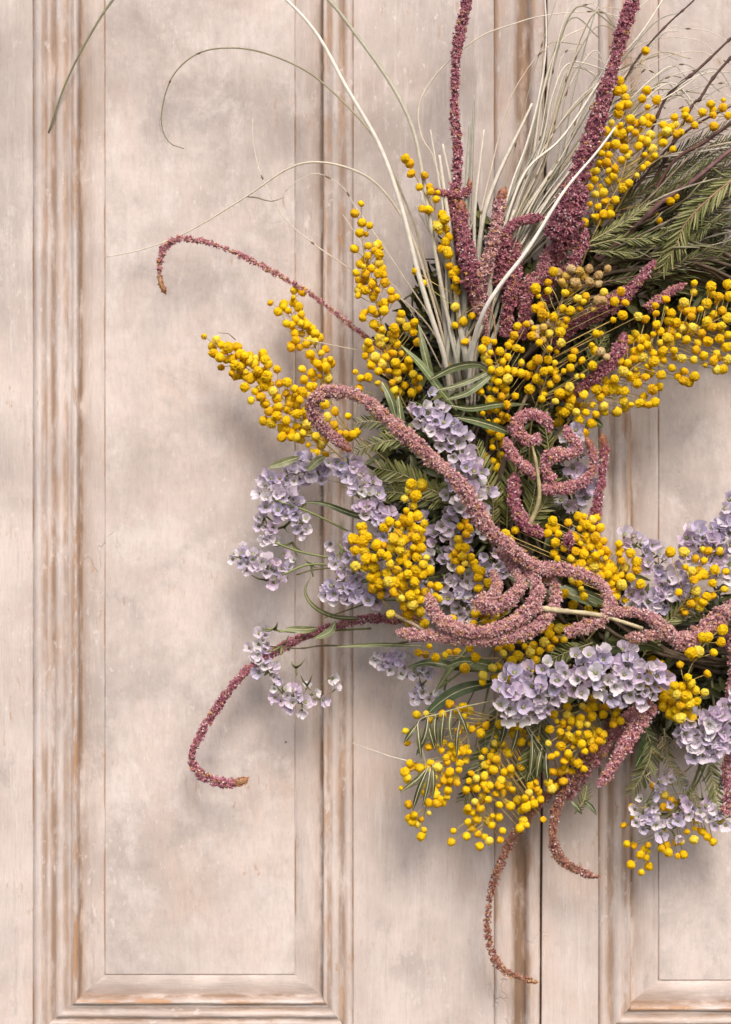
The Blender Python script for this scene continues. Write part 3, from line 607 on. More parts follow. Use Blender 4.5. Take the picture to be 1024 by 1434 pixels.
amaranth('long amaranth strand hanging at the lower left and hooking right at its russet tip',
  [(349, 1088, 55, 2.6), (340, 1094, 55, 6.2), (318, 1097, 55, 7.5), (295, 1091, 55, 7.5), (275, 1078, 55, 7.0), (268, 1060, 55, 6.6), (277, 1035, 55, 6.2), (297, 1003, 56, 6.2), (320, 968, 57, 6.2), (350, 935, 59, 6.6), (385, 912, 61, 6.6), (430, 890, 63, 6.6), (480, 874, 63, 6.6), (525, 866, 60, 7.0), (590, 868, 50, 7.0)],
  'plum', tip=20, loose=.35, fs=2.5, glint=.12, spike=.2)
amaranth('thin amaranth strand hanging lowest, bending right at its end',
  [(756, 1376, 48, 2.8), (745, 1374, 48, 4.8), (720, 1367, 49, 5.2), (698, 1350, 50, 5.7), (686, 1325, 51, 5.7), (683, 1290, 54, 5.7), (689, 1245, 58, 6.2), (705, 1200, 62, 6.6), (728, 1160, 67, 7.6), (755, 1125, 70, 8.5), (790, 1090, 72, 9.5), (830, 1050, 69, 10.4), (870, 1000, 56, 10.4)],
  'brown', tip=12, loose=.9, fs=2.4, glint=.07, spike=.3)
amaranth('second hanging amaranth strand, shorter, its pointed tip swept to the right',
  [(842, 1229, 68, 2.4), (825, 1226, 68, 4.8), (802, 1215, 70, 6.6), (784, 1200, 71, 7.1), (775, 1175, 75, 6.6), (777, 1140, 78, 7.6), (790, 1108, 82, 9.0), (815, 1075, 83, 10.4), (845, 1040, 76, 10.4)],
  'brown', fs=2.4, glint=.14, spike=.3)
amaranth('spiky pale pink amaranth tail hanging below the lilac bunch at the lower right',
  [(836, 1103, 118, 4), (848, 1088, 120, 8), (862, 1066, 122, 10.5), (878, 1040, 122, 12), (895, 1012, 118, 12), (912, 985, 108, 12)],
  'mauve', fs=2.7, glint=.22, spike=.5)
amaranth('tall straight amaranth spike leaving the top edge, left of the two',
  [(660, -60, 89, 6.6), (656, -20, 90, 7.6), (650, 20, 90, 8.1), (642, 60, 90, 7.6), (638, 100, 90, 7.1), (637, 150, 90, 6.6), (640, 200, 90, 7.1), (641, 245, 90, 8.1), (636, 275, 88, 11.4), (640, 315, 85, 11.4), (650, 360, 78, 12.3), (665, 420, 65, 11.4), (690, 500, 42, 8.5)],
  'plum', loose=.3, fs=2.6, glint=.10, spike=.25)
amaranth('tall leaning amaranth spike leaving the top edge, thick at its foot, right of the two',
  [(905, -60, 115, 9), (893, -20, 116, 9.5), (880, 20, 118, 10), (864, 75, 120, 10.5), (848, 130, 122, 12), (833, 180, 124, 13), (818, 225, 126, 16), (805, 265, 126, 21), (795, 300, 124, 25), (788, 330, 118, 22), (780, 360, 100, 12), (765, 420, 70, 9)],
  'plum', fs=2.9, glint=.13, spike=.2)
amaranth('blunt plum amaranth spike with a russet tip just right of the pale grass',
  [(646, 280, 118, 6), (647, 296, 120, 10), (649, 325, 122, 13), (654, 360, 122, 14), (664, 395, 116, 14), (680, 440, 90, 11)], 'plum', tip=16, fs=2.6, glint=.09)
amaranth('blunt dusty pink amaranth spike with a russet tip, leaning right',
  [(708, 262, 126, 5), (703, 276, 127, 9), (697, 305, 128, 11.5), (690, 340, 128, 13), (680, 375, 124, 14), (668, 410, 112, 12), (680, 470, 80, 9)], 'pink', tip=18, fs=2.6, glint=.14)
amaranth('small dark amaranth hook crossing the foot of the tall spike',
  [(657, 250, 95, 4), (657, 262, 96, 6), (648, 273, 96, 6.5), (630, 272, 95, 6), (612, 268, 94, 5), (605, 272, 92, 3)], 'plum', tip=12, fs=2.3, glint=.04)
amaranth('dark amaranth piece bending over between the two tall spikes',
  [(762, 305, 100, 6), (740, 307, 104, 8), (718, 315, 106, 9), (706, 335, 106, 10), (702, 365, 102, 11), (700, 400, 92, 11)], 'plum', fs=2.5, glint=.07)
amaranth('plum amaranth spike lying deep behind the white grass blade, left one',
  [(722, 335, 84, 9), (720, 370, 88, 13), (716, 405, 90, 13), (711, 440, 88, 12), (708, 470, 80, 10)], 'plum', fs=2.6, glint=.09)
amaranth('plum amaranth spike lying deep beside the first, shorter and thinner',
  [(740, 385, 84, 7), (738, 410, 88, 9), (734, 445, 86, 9), (732, 475, 80, 8)], 'plum', fs=2.5, glint=.08)
amaranth('stubby mauve amaranth piece above the dried straw mimosa balls',
  [(768, 345, 96, 8), (767, 365, 98, 12), (758, 385, 96, 12), (742, 400, 90, 12), (725, 425, 76, 10)], 'mauve', fs=2.6, glint=.10)
amaranth('small bright plum amaranth tip at the foot of the leaning spike',
  [(821, 320, 112, 4), (818, 335, 112, 8), (812, 352, 112, 9.5), (800, 372, 108, 9), (785, 395, 96, 9)], 'plum', fs=2.5, glint=.10)
amaranth('amaranth spike pointing up right behind the mimosa, right of centre',
  [(918, 364, 96, 5), (908, 378, 98, 7), (893, 396, 100, 8), (870, 416, 100, 12), (840, 436, 98, 13), (805, 455, 92, 13), (775, 480, 80, 11)], 'plum', tip=0, fs=2.6, glint=.12)
amaranth('faint mauve amaranth tip near the right edge among the mimosa',
  [(960, 398, 84, 4), (945, 405, 85, 8), (930, 415, 84, 8), (905, 432, 78, 8)], 'mauve', fs=2.5)
amaranth('short amaranth spike above the wreath hole, partly behind yellow balls',
  [(874, 466, 116, 6), (870, 485, 116, 9), (858, 505, 114, 10), (838, 524, 108, 10), (815, 542, 98, 9), (790, 562, 84, 8)], 'plum', fs=2.6, glint=.10)
amaranth('curled plum amaranth knot left of the wreath hole',
  [(770, 605, 124, 7), (765, 590, 126, 10), (745, 580, 128, 10), (728, 585, 128, 10), (722, 602, 128, 10), (740, 617, 128, 10), (757, 612, 126, 10)], 'mauve', fs=2.6, glint=.14)
amaranth('plum amaranth stub leading up left from below the knot',
  [(708, 614, 132, 8), (716, 634, 132, 10), (733, 652, 128, 10), (752, 665, 122, 9)], 'mauve', fs=2.6, glint=.12)
amaranth('plum amaranth piece hanging down left of the wreath hole',
  [(722, 662, 118, 7), (720, 685, 120, 9), (722, 710, 120, 9.5), (735, 735, 118, 9.5), (758, 747, 110, 9)], 'plum', fs=2.6, glint=.13)
amaranth('plum amaranth curl with a raised russet tip at the left edge of the hole',
  [(792, 596, 120, 6), (800, 612, 122, 9), (812, 628, 122, 10), (795, 636, 124, 13), (772, 637, 124, 12), (764, 655, 122, 9), (772, 672, 120, 10)], 'mauve', fs=2.6, glint=.14)
amaranth('amaranth arc curving along the left edge of the wreath hole',
  [(820, 612, 116, 6), (830, 632, 118, 8), (832, 655, 120, 9), (815, 675, 122, 10), (788, 684, 122, 11), (760, 684, 120, 9)], 'mauve', fs=2.6, glint=.13, tip=18)
amaranth('slim amaranth tail hanging outermost at the left edge of the hole',
  [(843, 607, 104, 5), (847, 630, 105, 7), (844, 660, 106, 7), (839, 690, 106, 7.5), (834, 722, 104, 8), (828, 745, 96, 8)], 'plum', fs=2.5, glint=.12, tip=20)
amaranth('small round plum amaranth tip among the yellow balls below the hole',
  [(798, 745, 134, 7), (797, 755, 130, 9), (794, 770, 110, 8)], 'plum', fs=2.4)
amaranth('thick purple amaranth at the right edge below the rightward trail',
  [(1030, 880, 110, 15), (1034, 930, 112, 19), (1032, 975, 112, 19), (1038, 1020, 108, 14)], 'mauve', fs=2.7, glint=.16)
amaranth('mauve amaranth tail at the right edge near the bottom lilac flowers',
  [(1024, 1050, 90, 8), (1018, 1080, 90, 10), (1022, 1110, 88, 10), (1016, 1140, 84, 7)], 'mauve', fs=2.6, glint=.16)
amaranth('thick mauve amaranth root behind the two hanging strands',
  [(795, 1120, 70, 8), (810, 1090, 74, 13), (835, 1055, 76, 15), (870, 1015, 72, 14), (905, 985, 60, 10)], 'mauve', fs=2.6, glint=.10)

# ---- statice
def statice_flower(seed, col):
    """papery calyx of five creased lobes around a short tube"""
    r = np.random.RandomState(seed); b = MB()
    base = np.array(col)
    for k in range(5):
        th0 = 2 * math.pi * k / 5 + r.uniform(-.2, .2); wd = r.uniform(.62, .85); open_ = r.uniform(.30, .85); ln = r.uniform(.85, 1.15)
        V = []; C = []
        for i in range(5):
            u = i / 4
            rad = .12 + ln * (math.sin(open_) * u ** 1.1); hz = ln * math.cos(open_) * u * .95 - .10 * u * u
            for j in range(5):
                v = j / 2 - 1
                half = wd * (u * 1.2 + .12) * (1 - .30 * u ** 5)
                fold = .16 * abs(v) * u + r.normal(0, .055) * u + .07 * math.sin(v * 5 + k) * u * u
                tip = -.10 * (1 - abs(v)) * (i == 4) + .05 * r.normal() * (i == 4)
                x = rad + tip * .5 - .30 * ln * math.sin(open_) * v * v * u ** 3; y = v * half * .62
                V.append((x * math.cos(th0) - y * math.sin(th0), x * math.sin(th0) + y * math.cos(th0), hz + fold + tip * .5 + (-.10 * v * v * u)))
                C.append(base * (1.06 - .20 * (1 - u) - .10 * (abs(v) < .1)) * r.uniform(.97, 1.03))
        F = [(i * 5 + j, i * 5 + j + 1, (i + 1) * 5 + j + 1, (i + 1) * 5 + j) for i in range(4) for j in range(4)]
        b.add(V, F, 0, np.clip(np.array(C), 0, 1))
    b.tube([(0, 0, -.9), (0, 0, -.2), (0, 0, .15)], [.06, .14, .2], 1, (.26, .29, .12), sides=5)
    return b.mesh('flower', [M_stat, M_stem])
LIL = [(.74, .65, .76), (.80, .72, .80), (.67, .59, .74), (.82, .75, .81), (.73, .60, .74), (.85, .81, .83), (.64, .58, .74)]
STF = [statice_flower(100 + i, LIL[i % len(LIL)]) for i in range(14)]

def statice(label, spine, n, wd, size=11, stem=None, explicit=(), crowd=.62):
    P = cr([(x, y, d) for x, y, d in spine], 3)
    b = MB(); sp_pts = []
    W = np.array([at(*p[:3]) for p in P]); b.tube(np.array([at(p[0], p[1], p[2] - 7) for p in P]), 1.3 * S, 0, (.24, .27, .10))
    if stem: 
        Q = cr(stem, 6); b.tube(np.array([at(*p[:3]) for p in Q]), 1.5 * S, 0, (.22, .26, .09))
    size *= 1.08; n = int(n * 1.05); wv = [rnd.uniform(.45, 1.25) for _ in range(40)]
    got = []
    items = list(explicit)
    tries = 0
    while len(items) < n and tries < n * 60:
        tries += 1
        pi_ = rnd.randrange(len(P)); p = P[pi_]
        if wd < 1: break
        a = rnd.uniform(0, 2 * math.pi); q = math.sqrt(rnd.random()) * wd * wv[(pi_ // 4) % 40]
        x = p[0] + math.cos(a) * q; y = p[1] + math.sin(a) * q
        d = p[2] + math.sqrt(max(0, 1 - (q / wd / 1.25) ** 2)) * wd * .5 * rnd.uniform(.3, 1.3)
        if any((x - g[0]) ** 2 + (y - g[1]) ** 2 < (size * .60) ** 2 * (1 - .5 * min(1, tries / (n * 50))) for g in items): continue
        items.append((x, y, d))
    fl = []
    for it in items:
        x, y = it[0], it[1]
        i = int(np.argmin((P[:, 0] - x) ** 2 + (P[:, 1] - y) ** 2)); p = P[i]
        d = it[2] if len(it) > 2 else p[2] + rnd.uniform(0, 6)
        c = at(x, y, d); s0 = at(p[0], p[1], p[2] - 7)
        dirv = c - s0; dirv = dirv / (np.linalg.norm(dirv) + 1e-9)
        dirv = dirv * .75 + np.array([rnd.gauss(0, .35), -1.0, rnd.gauss(0, .35) + .1]); 
        m = rot_to(dirv, np.array([rnd.gauss(0, 1), rnd.gauss(0, 1), rnd.gauss(0, 1)]))
        m = m[:, [1, 2, 0]]                                  # flower's own axis is z
        k = size * S * rnd.uniform(.8, 1.2)
        fl.append((rnd.choice(STF), M4(m * k, c), size * (1 + d / 160)))
        e = c - m[:, 2] * k * .9
        b.tube(cr([s0, (s0 + e) / 2, e], 5 * S), .6 * S, 0, (.25, .28, .11), sides=3)
    # small green bracts along the stalk
    for _ in range(int(len(P) / 3)):
        p = P[rnd.randrange(len(P))]; c = at(p[0] + rnd.uniform(-4, 4), p[1] + rnd.uniform(-4, 4), p[2] - 2)
        d = np.array([rnd.gauss(0, 1), -.3, rnd.gauss(0, 1)]); d /= np.linalg.norm(d)
        b.tube([c, c + d * 5 * S, c + d * 9 * S], [1.2 * S, 2.4 * S, .4 * S], 0, (.22, .26, .10), sides=4, flat=.3)
    o = link('statice_sprig', b.mesh('statice_sprig', [M_stem]), wreath, label=label)
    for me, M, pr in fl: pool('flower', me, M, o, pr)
    return o

statice('lilac statice spike standing near the wreath middle, right of the pink trail',
  [(588, 566, 130), (608, 588, 134), (632, 618, 134), (650, 652, 130), (656, 690, 118), (662, 730, 90)], 58, 24, 12)
statice('bluish lilac statice spike below the loop of the pink trail',
  [(482, 645, 104), (502, 680, 110), (524, 712, 112), (545, 738, 104), (600, 780, 70)], 46, 19, 11.5)
statice('pale lilac statice bunch at the left edge, drooping over the panel joint',
  [(455, 655, 60), (415, 662, 68), (388, 678, 72), (386, 700, 75), (408, 715, 73), (425, 735, 69)], 54, 20, 11, stem=[(386, 700, 94), (440, 720, 80), (520, 760, 50)])
statice('small statice offshoot just below the pale left bunch',
  [(370, 725, 66), (380, 745, 69), (385, 765, 66)], 10, 12, 10.5, stem=[(385, 760, 88), (430, 775, 76), (520, 790, 50)])
statice('lilac statice tip pointing left, farthest left of all the flowers',
  [(332, 780, 65), (352, 787, 68), (372, 795, 69), (395, 812, 68)], 24, 15, 10.5, stem=[(395, 805, 86), (440, 790, 74), (520, 800, 50)],
  explicit=[(326, 783, 65), (339, 766, 65), (398, 775, 69), (412, 785, 69), (404, 795, 70)])
statice('lilac statice bunch left of the bright mimosa cluster',
  [(475, 762, 100), (492, 790, 106), (475, 820, 106), (520, 830, 106), (545, 800, 100)], 40, 20, 11.5, stem=[(475, 820, 96), (540, 840, 76), (620, 830, 50)])
statice('violet blue statice deep in the wreath between two mimosa sprigs',
  [(618, 722, 84), (640, 745, 88), (622, 790, 86), (655, 815, 84), (640, 850, 80), (690, 790, 80)], 62, 36, 12.5)
statice('sparse lilac statice sprig at the lower left, behind the hanging amaranth strand',
  [(372, 878, 50), (362, 905, 55), (376, 940, 56), (395, 970, 55), (420, 985, 52)], 36, 13, 10.5, stem=[(372, 880, 66), (420, 885, 62), (520, 880, 50)],
  explicit=[(440, 972, 54), (452, 980, 54), (465, 950, 52), (436, 985, 54), (470, 965, 52), (430, 962, 51)])
statice('pale lilac statice sprig hanging below the left end of the lowest pink trail',
  [(532, 918, 60), (556, 932, 64), (565, 945, 64), (596, 938, 64)], 18, 11, 10.5, stem=[(565, 935, 56), (640, 920, 50)])
statice('small pale statice tip above the bottom left mimosa spray',
  [(585, 968, 58), (600, 978, 62), (615, 982, 62)], 10, 10, 10.5, stem=[(600, 975, 56), (660, 930, 50)])
statice('largest lilac statice bunch, lying across the lower middle of the wreath',
  [(712, 972, 128), (745, 968, 134), (785, 955, 138), (825, 945, 140), (865, 945, 138), (905, 955, 130)], 96, 30, 13)
statice('lilac statice bunch on the lower rim of the wreath hole',
  [(880, 755, 90), (902, 772, 98), (925, 795, 102), (942, 815, 100), (930, 840, 100), (890, 838, 92)], 40, 17, 12.5)
statice('lilac statice bunch at the right edge, beside the wreath hole',
  [(1030, 700, 96), (1022, 735, 100), (1000, 765, 104), (972, 765, 100), (1015, 790, 100)], 44, 20, 14)
statice('round lilac statice head at the right, below the rounded mimosa sprig',
  [(972, 1020, 118), (985, 1040, 122), (1005, 1020, 122), (1024, 1005, 118), (1035, 980, 110)], 52, 22, 12.5)
statice('loose lilac statice flowers at the bottom right corner',
  [(905, 1125, 74), (900, 1150, 76), (930, 1160, 74), (960, 1130, 76), (1000, 1140, 74), (1018, 1160, 70)], 40, 15, 10.5, stem=[(930, 1155, 66), (985, 1080, 60), (1000, 980, 45)],
  explicit=[(932, 1085, 80), (940, 1092, 80), (925, 1095, 80), (962, 1100, 76), (958, 1118, 76), (920, 1108, 74), (1020, 1085, 76), (1010, 1100, 76)])
statice('pale statice seen behind the plum curls left of the hole',
  [(798, 600, 90), (812, 655, 92), (818, 700, 90), (795, 705, 80)], 18, 14, 13)

# ---- leaves, fronds, grass, twigs
def leaf_mesh(col, rib):
    """unit lanceolate leaf along +x, folded at a raised midrib"""
    b = MB(); V = []; C = []; n = 9
    for i in range(n):
        u = i / (n - 1); hw = .5 * math.sin(math.pi * min(1, u * .97 + .02)) ** .8 * (1 - .25 * u)
        bend = -.10 * (u - .4) ** 2
        for v in (-1, -.5, 0, .5, 1):
            V.append((u, v * hw, .16 * hw * abs(v) + bend)); C.append(np.array(col) * (1.12 if abs(v) == 1 else 1))
    F = [(i * 5 + j, i * 5 + j + 1, (i + 1) * 5 + j + 1, (i + 1) * 5 + j) for i in range(n - 1) for j in range(4)]
    b.add(V, F, 0, np.clip(np.array(C), 0, 1))
    for zz in (.02, -.02):
        b.tube([(i / 8, 0, zz - .10 * (i / 8 - .4) ** 2) for i in range(9)], [.045 * (1.1 - i / 8) for i in range(9)], 1, rib, sides=4, flat=.5)
    return b
GREENS = [(.085, .092, .022), (.135, .145, .038), (.18, .185, .06), (.05, .055, .016), (.235, .225, .09)]
def leaf(path, wd, col=(.10, .13, .04), rib=(.48, .46, .28), twist=0, name='leaf', label=None, ribw=.9, mat=None):
    """a leaf whose midrib follows path (x,y,d)"""
    P = cr(path, 5); W = np.array([at(*p[:3]) for p in P]); n = len(W)
    T = np.gradient(W, axis=0); b = MB(); V = []; C = []
    for i in range(n):
        u = i / (n - 1); hw = wd / 2 * S * max(.03, math.sin(math.pi * (u * .94 + .04)) ** .75)
        m = rot_to(T[i], twist=twist + .3 * u)
        for v in (-1, -.5, 0, .5, 1):
            V.append(W[i] + m[:, 1] * v * hw + m[:, 2] * (.28 * abs(v) * hw)); C.append(np.array(col) * (1.0 + .12 * abs(v)) )
    F = [(i * 5 + j, i * 5 + j + 1, (i + 1) * 5 + j + 1, (i + 1) * 5 + j) for i in range(n - 1) for j in range(4)]
    b.add(V, F, 0, np.clip(np.array(C), 0, 1))
    b.tube(W, np.linspace(ribw, ribw * .4, n) * S, 1, rib, sides=5)
    o = link(name, b.mesh(name, [mat or M_leaf, M_stem]), wreath)
    if label: o['label'] = label
    return o

LEAFLETS = []
for i, c in enumerate(GREENS):
    b = MB(); V = []; n = 6
    for k in range(n):
        u = k / (n - 1); hw = .11 * math.sin(math.pi * (u * .9 + .08)) ** .6
        for v in (-1, 0, 1): V.append((u, v * hw, .03 * abs(v) - .12 * (u - .3) ** 2))
    F = [(a * 3 + j, a * 3 + j + 1, a * 3 + j + 4, a * 3 + j + 3) for a in range(n - 1) for j in range(2)]
    cc = np.tile(np.array(c), (len(V), 1)); cc[1::3] *= 1.5
    b.add(V, F, 0, np.clip(cc, 0, 1)); LEAFLETS.append(b.mesh('leaflet', [M_leaf]))

def frond(path, ll, gap=5, tone=None, stemc=(.40, .36, .18), sides=(-1, 1), ang=50, stemw=1.1, label=None, wscale=1.0, prio=1.0):
    """pinnate leaf: rachis along path with leaflets on both sides"""
    P = cr(path, gap); W = np.array([at(*p[:3]) for p in P]); n = len(W); T = np.gradient(W, axis=0)
    b = MB(); b.tube(W, np.linspace(stemw, .5, n) * S, 0, stemc)
    o = link('fern_frond', b.mesh('fern_frond', [M_stem]), wreath)
    if label: o['label'] = label
    for i in range(1, n):
        u = i / (n - 1); L_ = ll * S * (.45 + .75 * math.sin(math.pi * min(1, u * .8 + .12))) * rnd.uniform(.85, 1.1)
        m = rot_to(T[i])
        for s_ in sides:
            a = R(ang + rnd.uniform(-9, 9))
            d = m[:, 0] * math.cos(a) + m[:, 1] * s_ * math.sin(a) + m[:, 2] * rnd.uniform(-.15, .3)
            mm = rot_to(d, twist=rnd.uniform(-.6, .6)); mm = mm * np.array([L_, L_ * wscale, L_])[None]
            me = LEAFLETS[rnd.choice(tone or (0, 1, 2))]
            pool('leaflet', me, M4(mm, W[i]), o, ll * prio * (1 + P[i][2] / 200) * rnd.uniform(.95, 1.05))
    return o

def grass(path, wd, c0, c1, label=None, flat=.35, name='grass_blade', step=8):
    """tapering blade: path from root to tip, colour c0 at the root to c1 at the tip"""
    P = cr(path, step); W = np.array([at(*p[:3]) for p in P]); n = len(W); u = np.linspace(0, 1, n)[:, None]
    b = MB(); b.tube(W, (wd / 2 * 1.15 * (1 - .62 * u[:, 0] ** 2)) * S, 0, np.array(c0) * (1 - u) + np.array(c1) * u, sides=5, flat=flat)
    if wd < 3.2 and n > 14 and name == 'grass_blade':
        for q in rnd.sample(range(n // 2, n - 2), 2):
            b.tube([W[q], (W[q] + W[q + 1]) / 2, W[q + 1]], [.6 * S, 1.5 * S, .5 * S], 0, (.25, .17, .09), sides=4)
    o = link(name, b.mesh(name, [M_grass]), wreath)
    if label: o['label'] = label
    return o
PALE, STRAW, GRN, GREY_ = (.72, .66, .55), (.58, .48, .34), (.20, .20, .09), (.38, .37, .30)
grass([(632, 560, 60), (622, 500, 90), (603, 440, 108), (585, 380, 116), (562, 290, 120), (532, 205, 120), (484, 120, 118), (442, 45, 112), (388, -12, 104), (320, -60, 90)], 6.5, PALE, (.85, .80, .72), 'thick cream grass blade arching to the top left')
grass([(645, 560, 55), (640, 500, 84), (622, 420, 100), (606, 330, 108), (592, 245, 110), (578, 180, 108), (548, 118, 104), (500, 50, 96), (455, -6, 88), (390, -60, 80), (310, -90, 70), (230, -60, 54), (165, -8, 40), (120, 60, 26), (90, 122, 14), (68, 186, 5)], 5.5, PALE, GRN, 'long olive grass blade that leaves at the top and falls back over the left moulding')
grass([(640, 570, 60), (622, 480, 86), (600, 400, 92), (572, 320, 90), (532, 262, 84), (490, 236, 78), (440, 227, 70), (400, 238, 62), (345, 275, 50), (262, 325, 36), (200, 349, 26), (147, 360, 22)], 3.6, STRAW, PALE, 'thin straw grass blade bending far left, its tip behind the hooked amaranth')
grass([(642, 560, 60), (625, 470, 80), (604, 400, 88), (582, 320, 90), (556, 255, 88), (526, 195, 84), (480, 142, 76), (430, 100, 66), (370, 74, 54), (320, 67, 42), (275, 76, 32), (240, 110, 24), (226, 165, 18), (236, 198, 18), (258, 208, 20)], 3.0, STRAW, GRN, 'thin grass blade ending in an open curl on the upper panel')
grass([(640, 560, 60), (615, 480, 70), (570, 425, 70), (490, 376, 60), (435, 338, 48), (396, 302, 38), (366, 245, 30), (355, 200, 26), (354, 165, 24)], 2.2, STRAW, PALE)
grass([(640, 560, 60), (610, 460, 74), (560, 380, 74), (520, 320, 66), (498, 290, 58), (480, 262, 50), (446, 243, 42), (418, 252, 36), (400, 268, 34)], 2.2, STRAW, PALE)
grass([(640, 560, 60), (600, 480, 66), (560, 410, 60), (530, 380, 54), (500, 330, 46), (480, 300, 40)], 2.0, STRAW, PALE)
grass([(345, 275, 46), (362, 277, 44), (380, 282, 42), (398, 276, 42)], 1.8, (.28, .22, .12), GRN)
grass([(655, 570, 60), (640, 470, 80), (628, 380, 84), (624, 300, 80), (621, 262, 76), (611, 234, 72), (605, 215, 70), (591, 192, 66), (586, 156, 62), (597, 123, 58), (630, 84, 54), (675, 50, 50), (714, 35, 48), (760, 22, 46), (830, 16, 46), (880, 26, 44)], 2.6, STRAW, PALE)
grass([(665, 570, 60), (668, 440, 84), (672, 335, 84), (675, 293, 82), (688, 237, 78), (699, 190, 74), (709, 156, 72), (722, 123, 70), (753, 78, 66), (790, 50, 60)], 2.6, PALE, STRAW)
grass([(655, 560, 80), (662, 490, 120), (676, 440, 150), (700, 400, 160), (740, 348, 166), (790, 268, 166), (835, 214, 160), (862, 178, 150)], 6.0, (.86, .82, .74), (.86, .80, .72), 'thick white grass blade lying in front of the amaranth spikes')
grass([(660, 570, 60), (668, 480, 90), (690, 380, 100), (715, 290, 102), (740, 235, 100), (780, 200, 98), (805, 168, 96), (850, 100, 92), (895, 50, 88), (935, -12, 80), (960, -60, 70)], 4.0, PALE, (.82, .78, .68))
grass([(655, 570, 60), (662, 480, 90), (682, 410, 98), (697, 330, 98), (716, 260, 96), (738, 200, 92), (756, 130, 88), (765, 60, 84), (763, -12, 80), (760, -60, 74)], 3.6, PALE, (.80, .76, .68))
for k in range(20):      # the pale sheaf standing behind the mimosa
    x0 = 612 + rnd.uniform(0, 70); tx = 575 + rnd.uniform(0, 200); ty = rnd.uniform(130, 330); d = rnd.uniform(60, 95)
    m1 = (x0 * .7 + tx * .3 + rnd.uniform(-6, 6), 440)
    grass([(x0 + 8, 560, 50), (x0, 505, d), (m1[0], m1[1], d + 6), ((x0 + tx) / 2 + rnd.uniform(-5, 5), (440 + ty) / 2, d + 6), (tx, ty, d)], rnd.uniform(4, 8.5), rnd.choice([GREY_, (.50, .49, .40), (.44, .42, .34)]), rnd.choice([PALE, GREY_]), flat=.25)
for k in range(52):      # fan of fine blades toward the upper right
    a = rnd.random(); d = rnd.uniform(50, 90)
    tx = 760 + 330 * a + rnd.uniform(-30, 30); ty = 10 + 190 * a ** 1.4 + rnd.uniform(-50, 70)
    mx, my = 735 + 130 * a + rnd.uniform(-18, 18), 250 - 30 * (1 - a) + rnd.uniform(-25, 25)
    grass([(670, 570, 50), (690, 430, d), (mx * .55 + 690 * .45 - 5, my * .55 + 400 * .45, d + 5), (mx, my, d + 4), ((mx + tx) / 2 - 4, (my + ty) / 2 - 26 * rnd.random(), d), (tx, ty, d - 12), (tx + rnd.uniform(20, 70), ty + rnd.uniform(-25, 50), d - 20)],
          rnd.uniform(1.6, 4.2), rnd.choice([GREY_, STRAW, PALE]), rnd.choice([PALE, STRAW, GREY_, PALE, (.30, .28, .17)]))
for p in ([(890, 110, 60), (930, 80, 60), (980, 72, 58), (1030, 92, 56)], [(905, 125, 66), (960, 100, 64), (1000, 105, 62), (1030, 130, 60)], [(912, 136, 70), (960, 138, 70), (1000, 148, 68)], [(925, 50, 54), (960, 40, 52), (1000, 46, 50), (1035, 70, 48)], [(860, 100, 52), (900, 60, 52), (950, 52, 50), (990, 62, 50), (1010, 90, 50)]):
    grass([(700, 420, 50), (760, 280, 60), (820, 190, 62)] + p, 2.0, STRAW, PALE)
TWC = (.10, .055, .045)
def twig(path, r0, c=TWC, knots=True, label=None):
    P = cr(path, 5); W = np.array([at(*p[:3]) for p in P]); n = len(W)
    rad = np.linspace(r0, r0 * .55, n) * nr.uniform(.85, 1.15, n)
    if knots: rad[::7] *= 1.5
    b = MB(); b.tube(W, rad * S, 0, c, sides=6); o = link('twig', b.mesh('twig', [M_twig]), wreath)
    if label: o['label'] = label
    return o
twig([(800, 330, 60), (851, 156, 76), (874, 114, 78), (890, 86, 78), (907, 64, 78), (938, 31, 76), (972, 0, 72), (1020, -50, 66)], 1.8, label='dark wiry twig crossing the top right corner')
twig([(860, 330, 60), (921, 162, 70), (946, 123, 72), (977, 98, 72), (1021, 56, 70), (1060, 20, 66)], 2.6)
twig([(880, 330, 60), (963, 160, 66), (980, 139, 70), (999, 109, 70), (1026, 78, 70), (1060, 40, 66)], 2.8)
# coarse reddish stems and needle foliage at the right
for (p, r0, c) in (([(800, 400, 50), (860, 345, 70), (925, 285, 80), (975, 250, 86), (1030, 205, 90), (1080, 170, 88)], 4.2, (.19, .10, .10)),
                   ([(830, 400, 50), (890, 320, 64), (940, 230, 76), (985, 200, 80), (1040, 160, 80)], 3.0, (.14, .07, .06)),
                   ([(810, 400, 60), (870, 300, 62), (900, 250, 66), (960, 185, 70), (1040, 140, 70)], 2.4, (.13, .07, .06)),
                   ([(880, 400, 60), (940, 345, 74), (985, 290, 92), (1030, 245, 98), (1080, 205, 96)], 3.6, (.40, .23, .16)),
                   ([(860, 420, 60), (930, 370, 64), (985, 325, 70), (1035, 290, 72)], 2.6, (.34, .27, .21)),
                   ([(870, 430, 60), (940, 385, 60), (1000, 350, 62), (1050, 320, 62)], 2.4, (.30, .25, .20))):
    twig(p, r0, c, False)
for k in range(22):
    a = k / 21; d = rnd.uniform(40, 84)
    x0, y0 = 800 + 60 * a + rnd.uniform(-12, 12), 330 + 85 * a + rnd.uniform(-18, 18)
    x1, y1 = 1050, 165 + 210 * a + rnd.uniform(-16, 16)
    frond([(x0, y0, d), ((x0 + x1) / 2 - 8, (y0 + y1) / 2 + rnd.uniform(-14, 10), d + 8), (x1, y1, d)], 19, 4, (0, 3, 0, 3, 1, 2), (.13, .075, .05), ang=26, stemw=1.5, wscale=.34, prio=.6)
frond([(1060, 225, 104), (1000, 272, 104), (962, 310, 102), (946, 345, 98), (930, 372, 92)], 27, 5, (1, 2, 4), (.42, .27, .16), ang=34, stemw=2, wscale=.5, label='green frond with a reddish rib hanging at the right edge', prio=1.4)
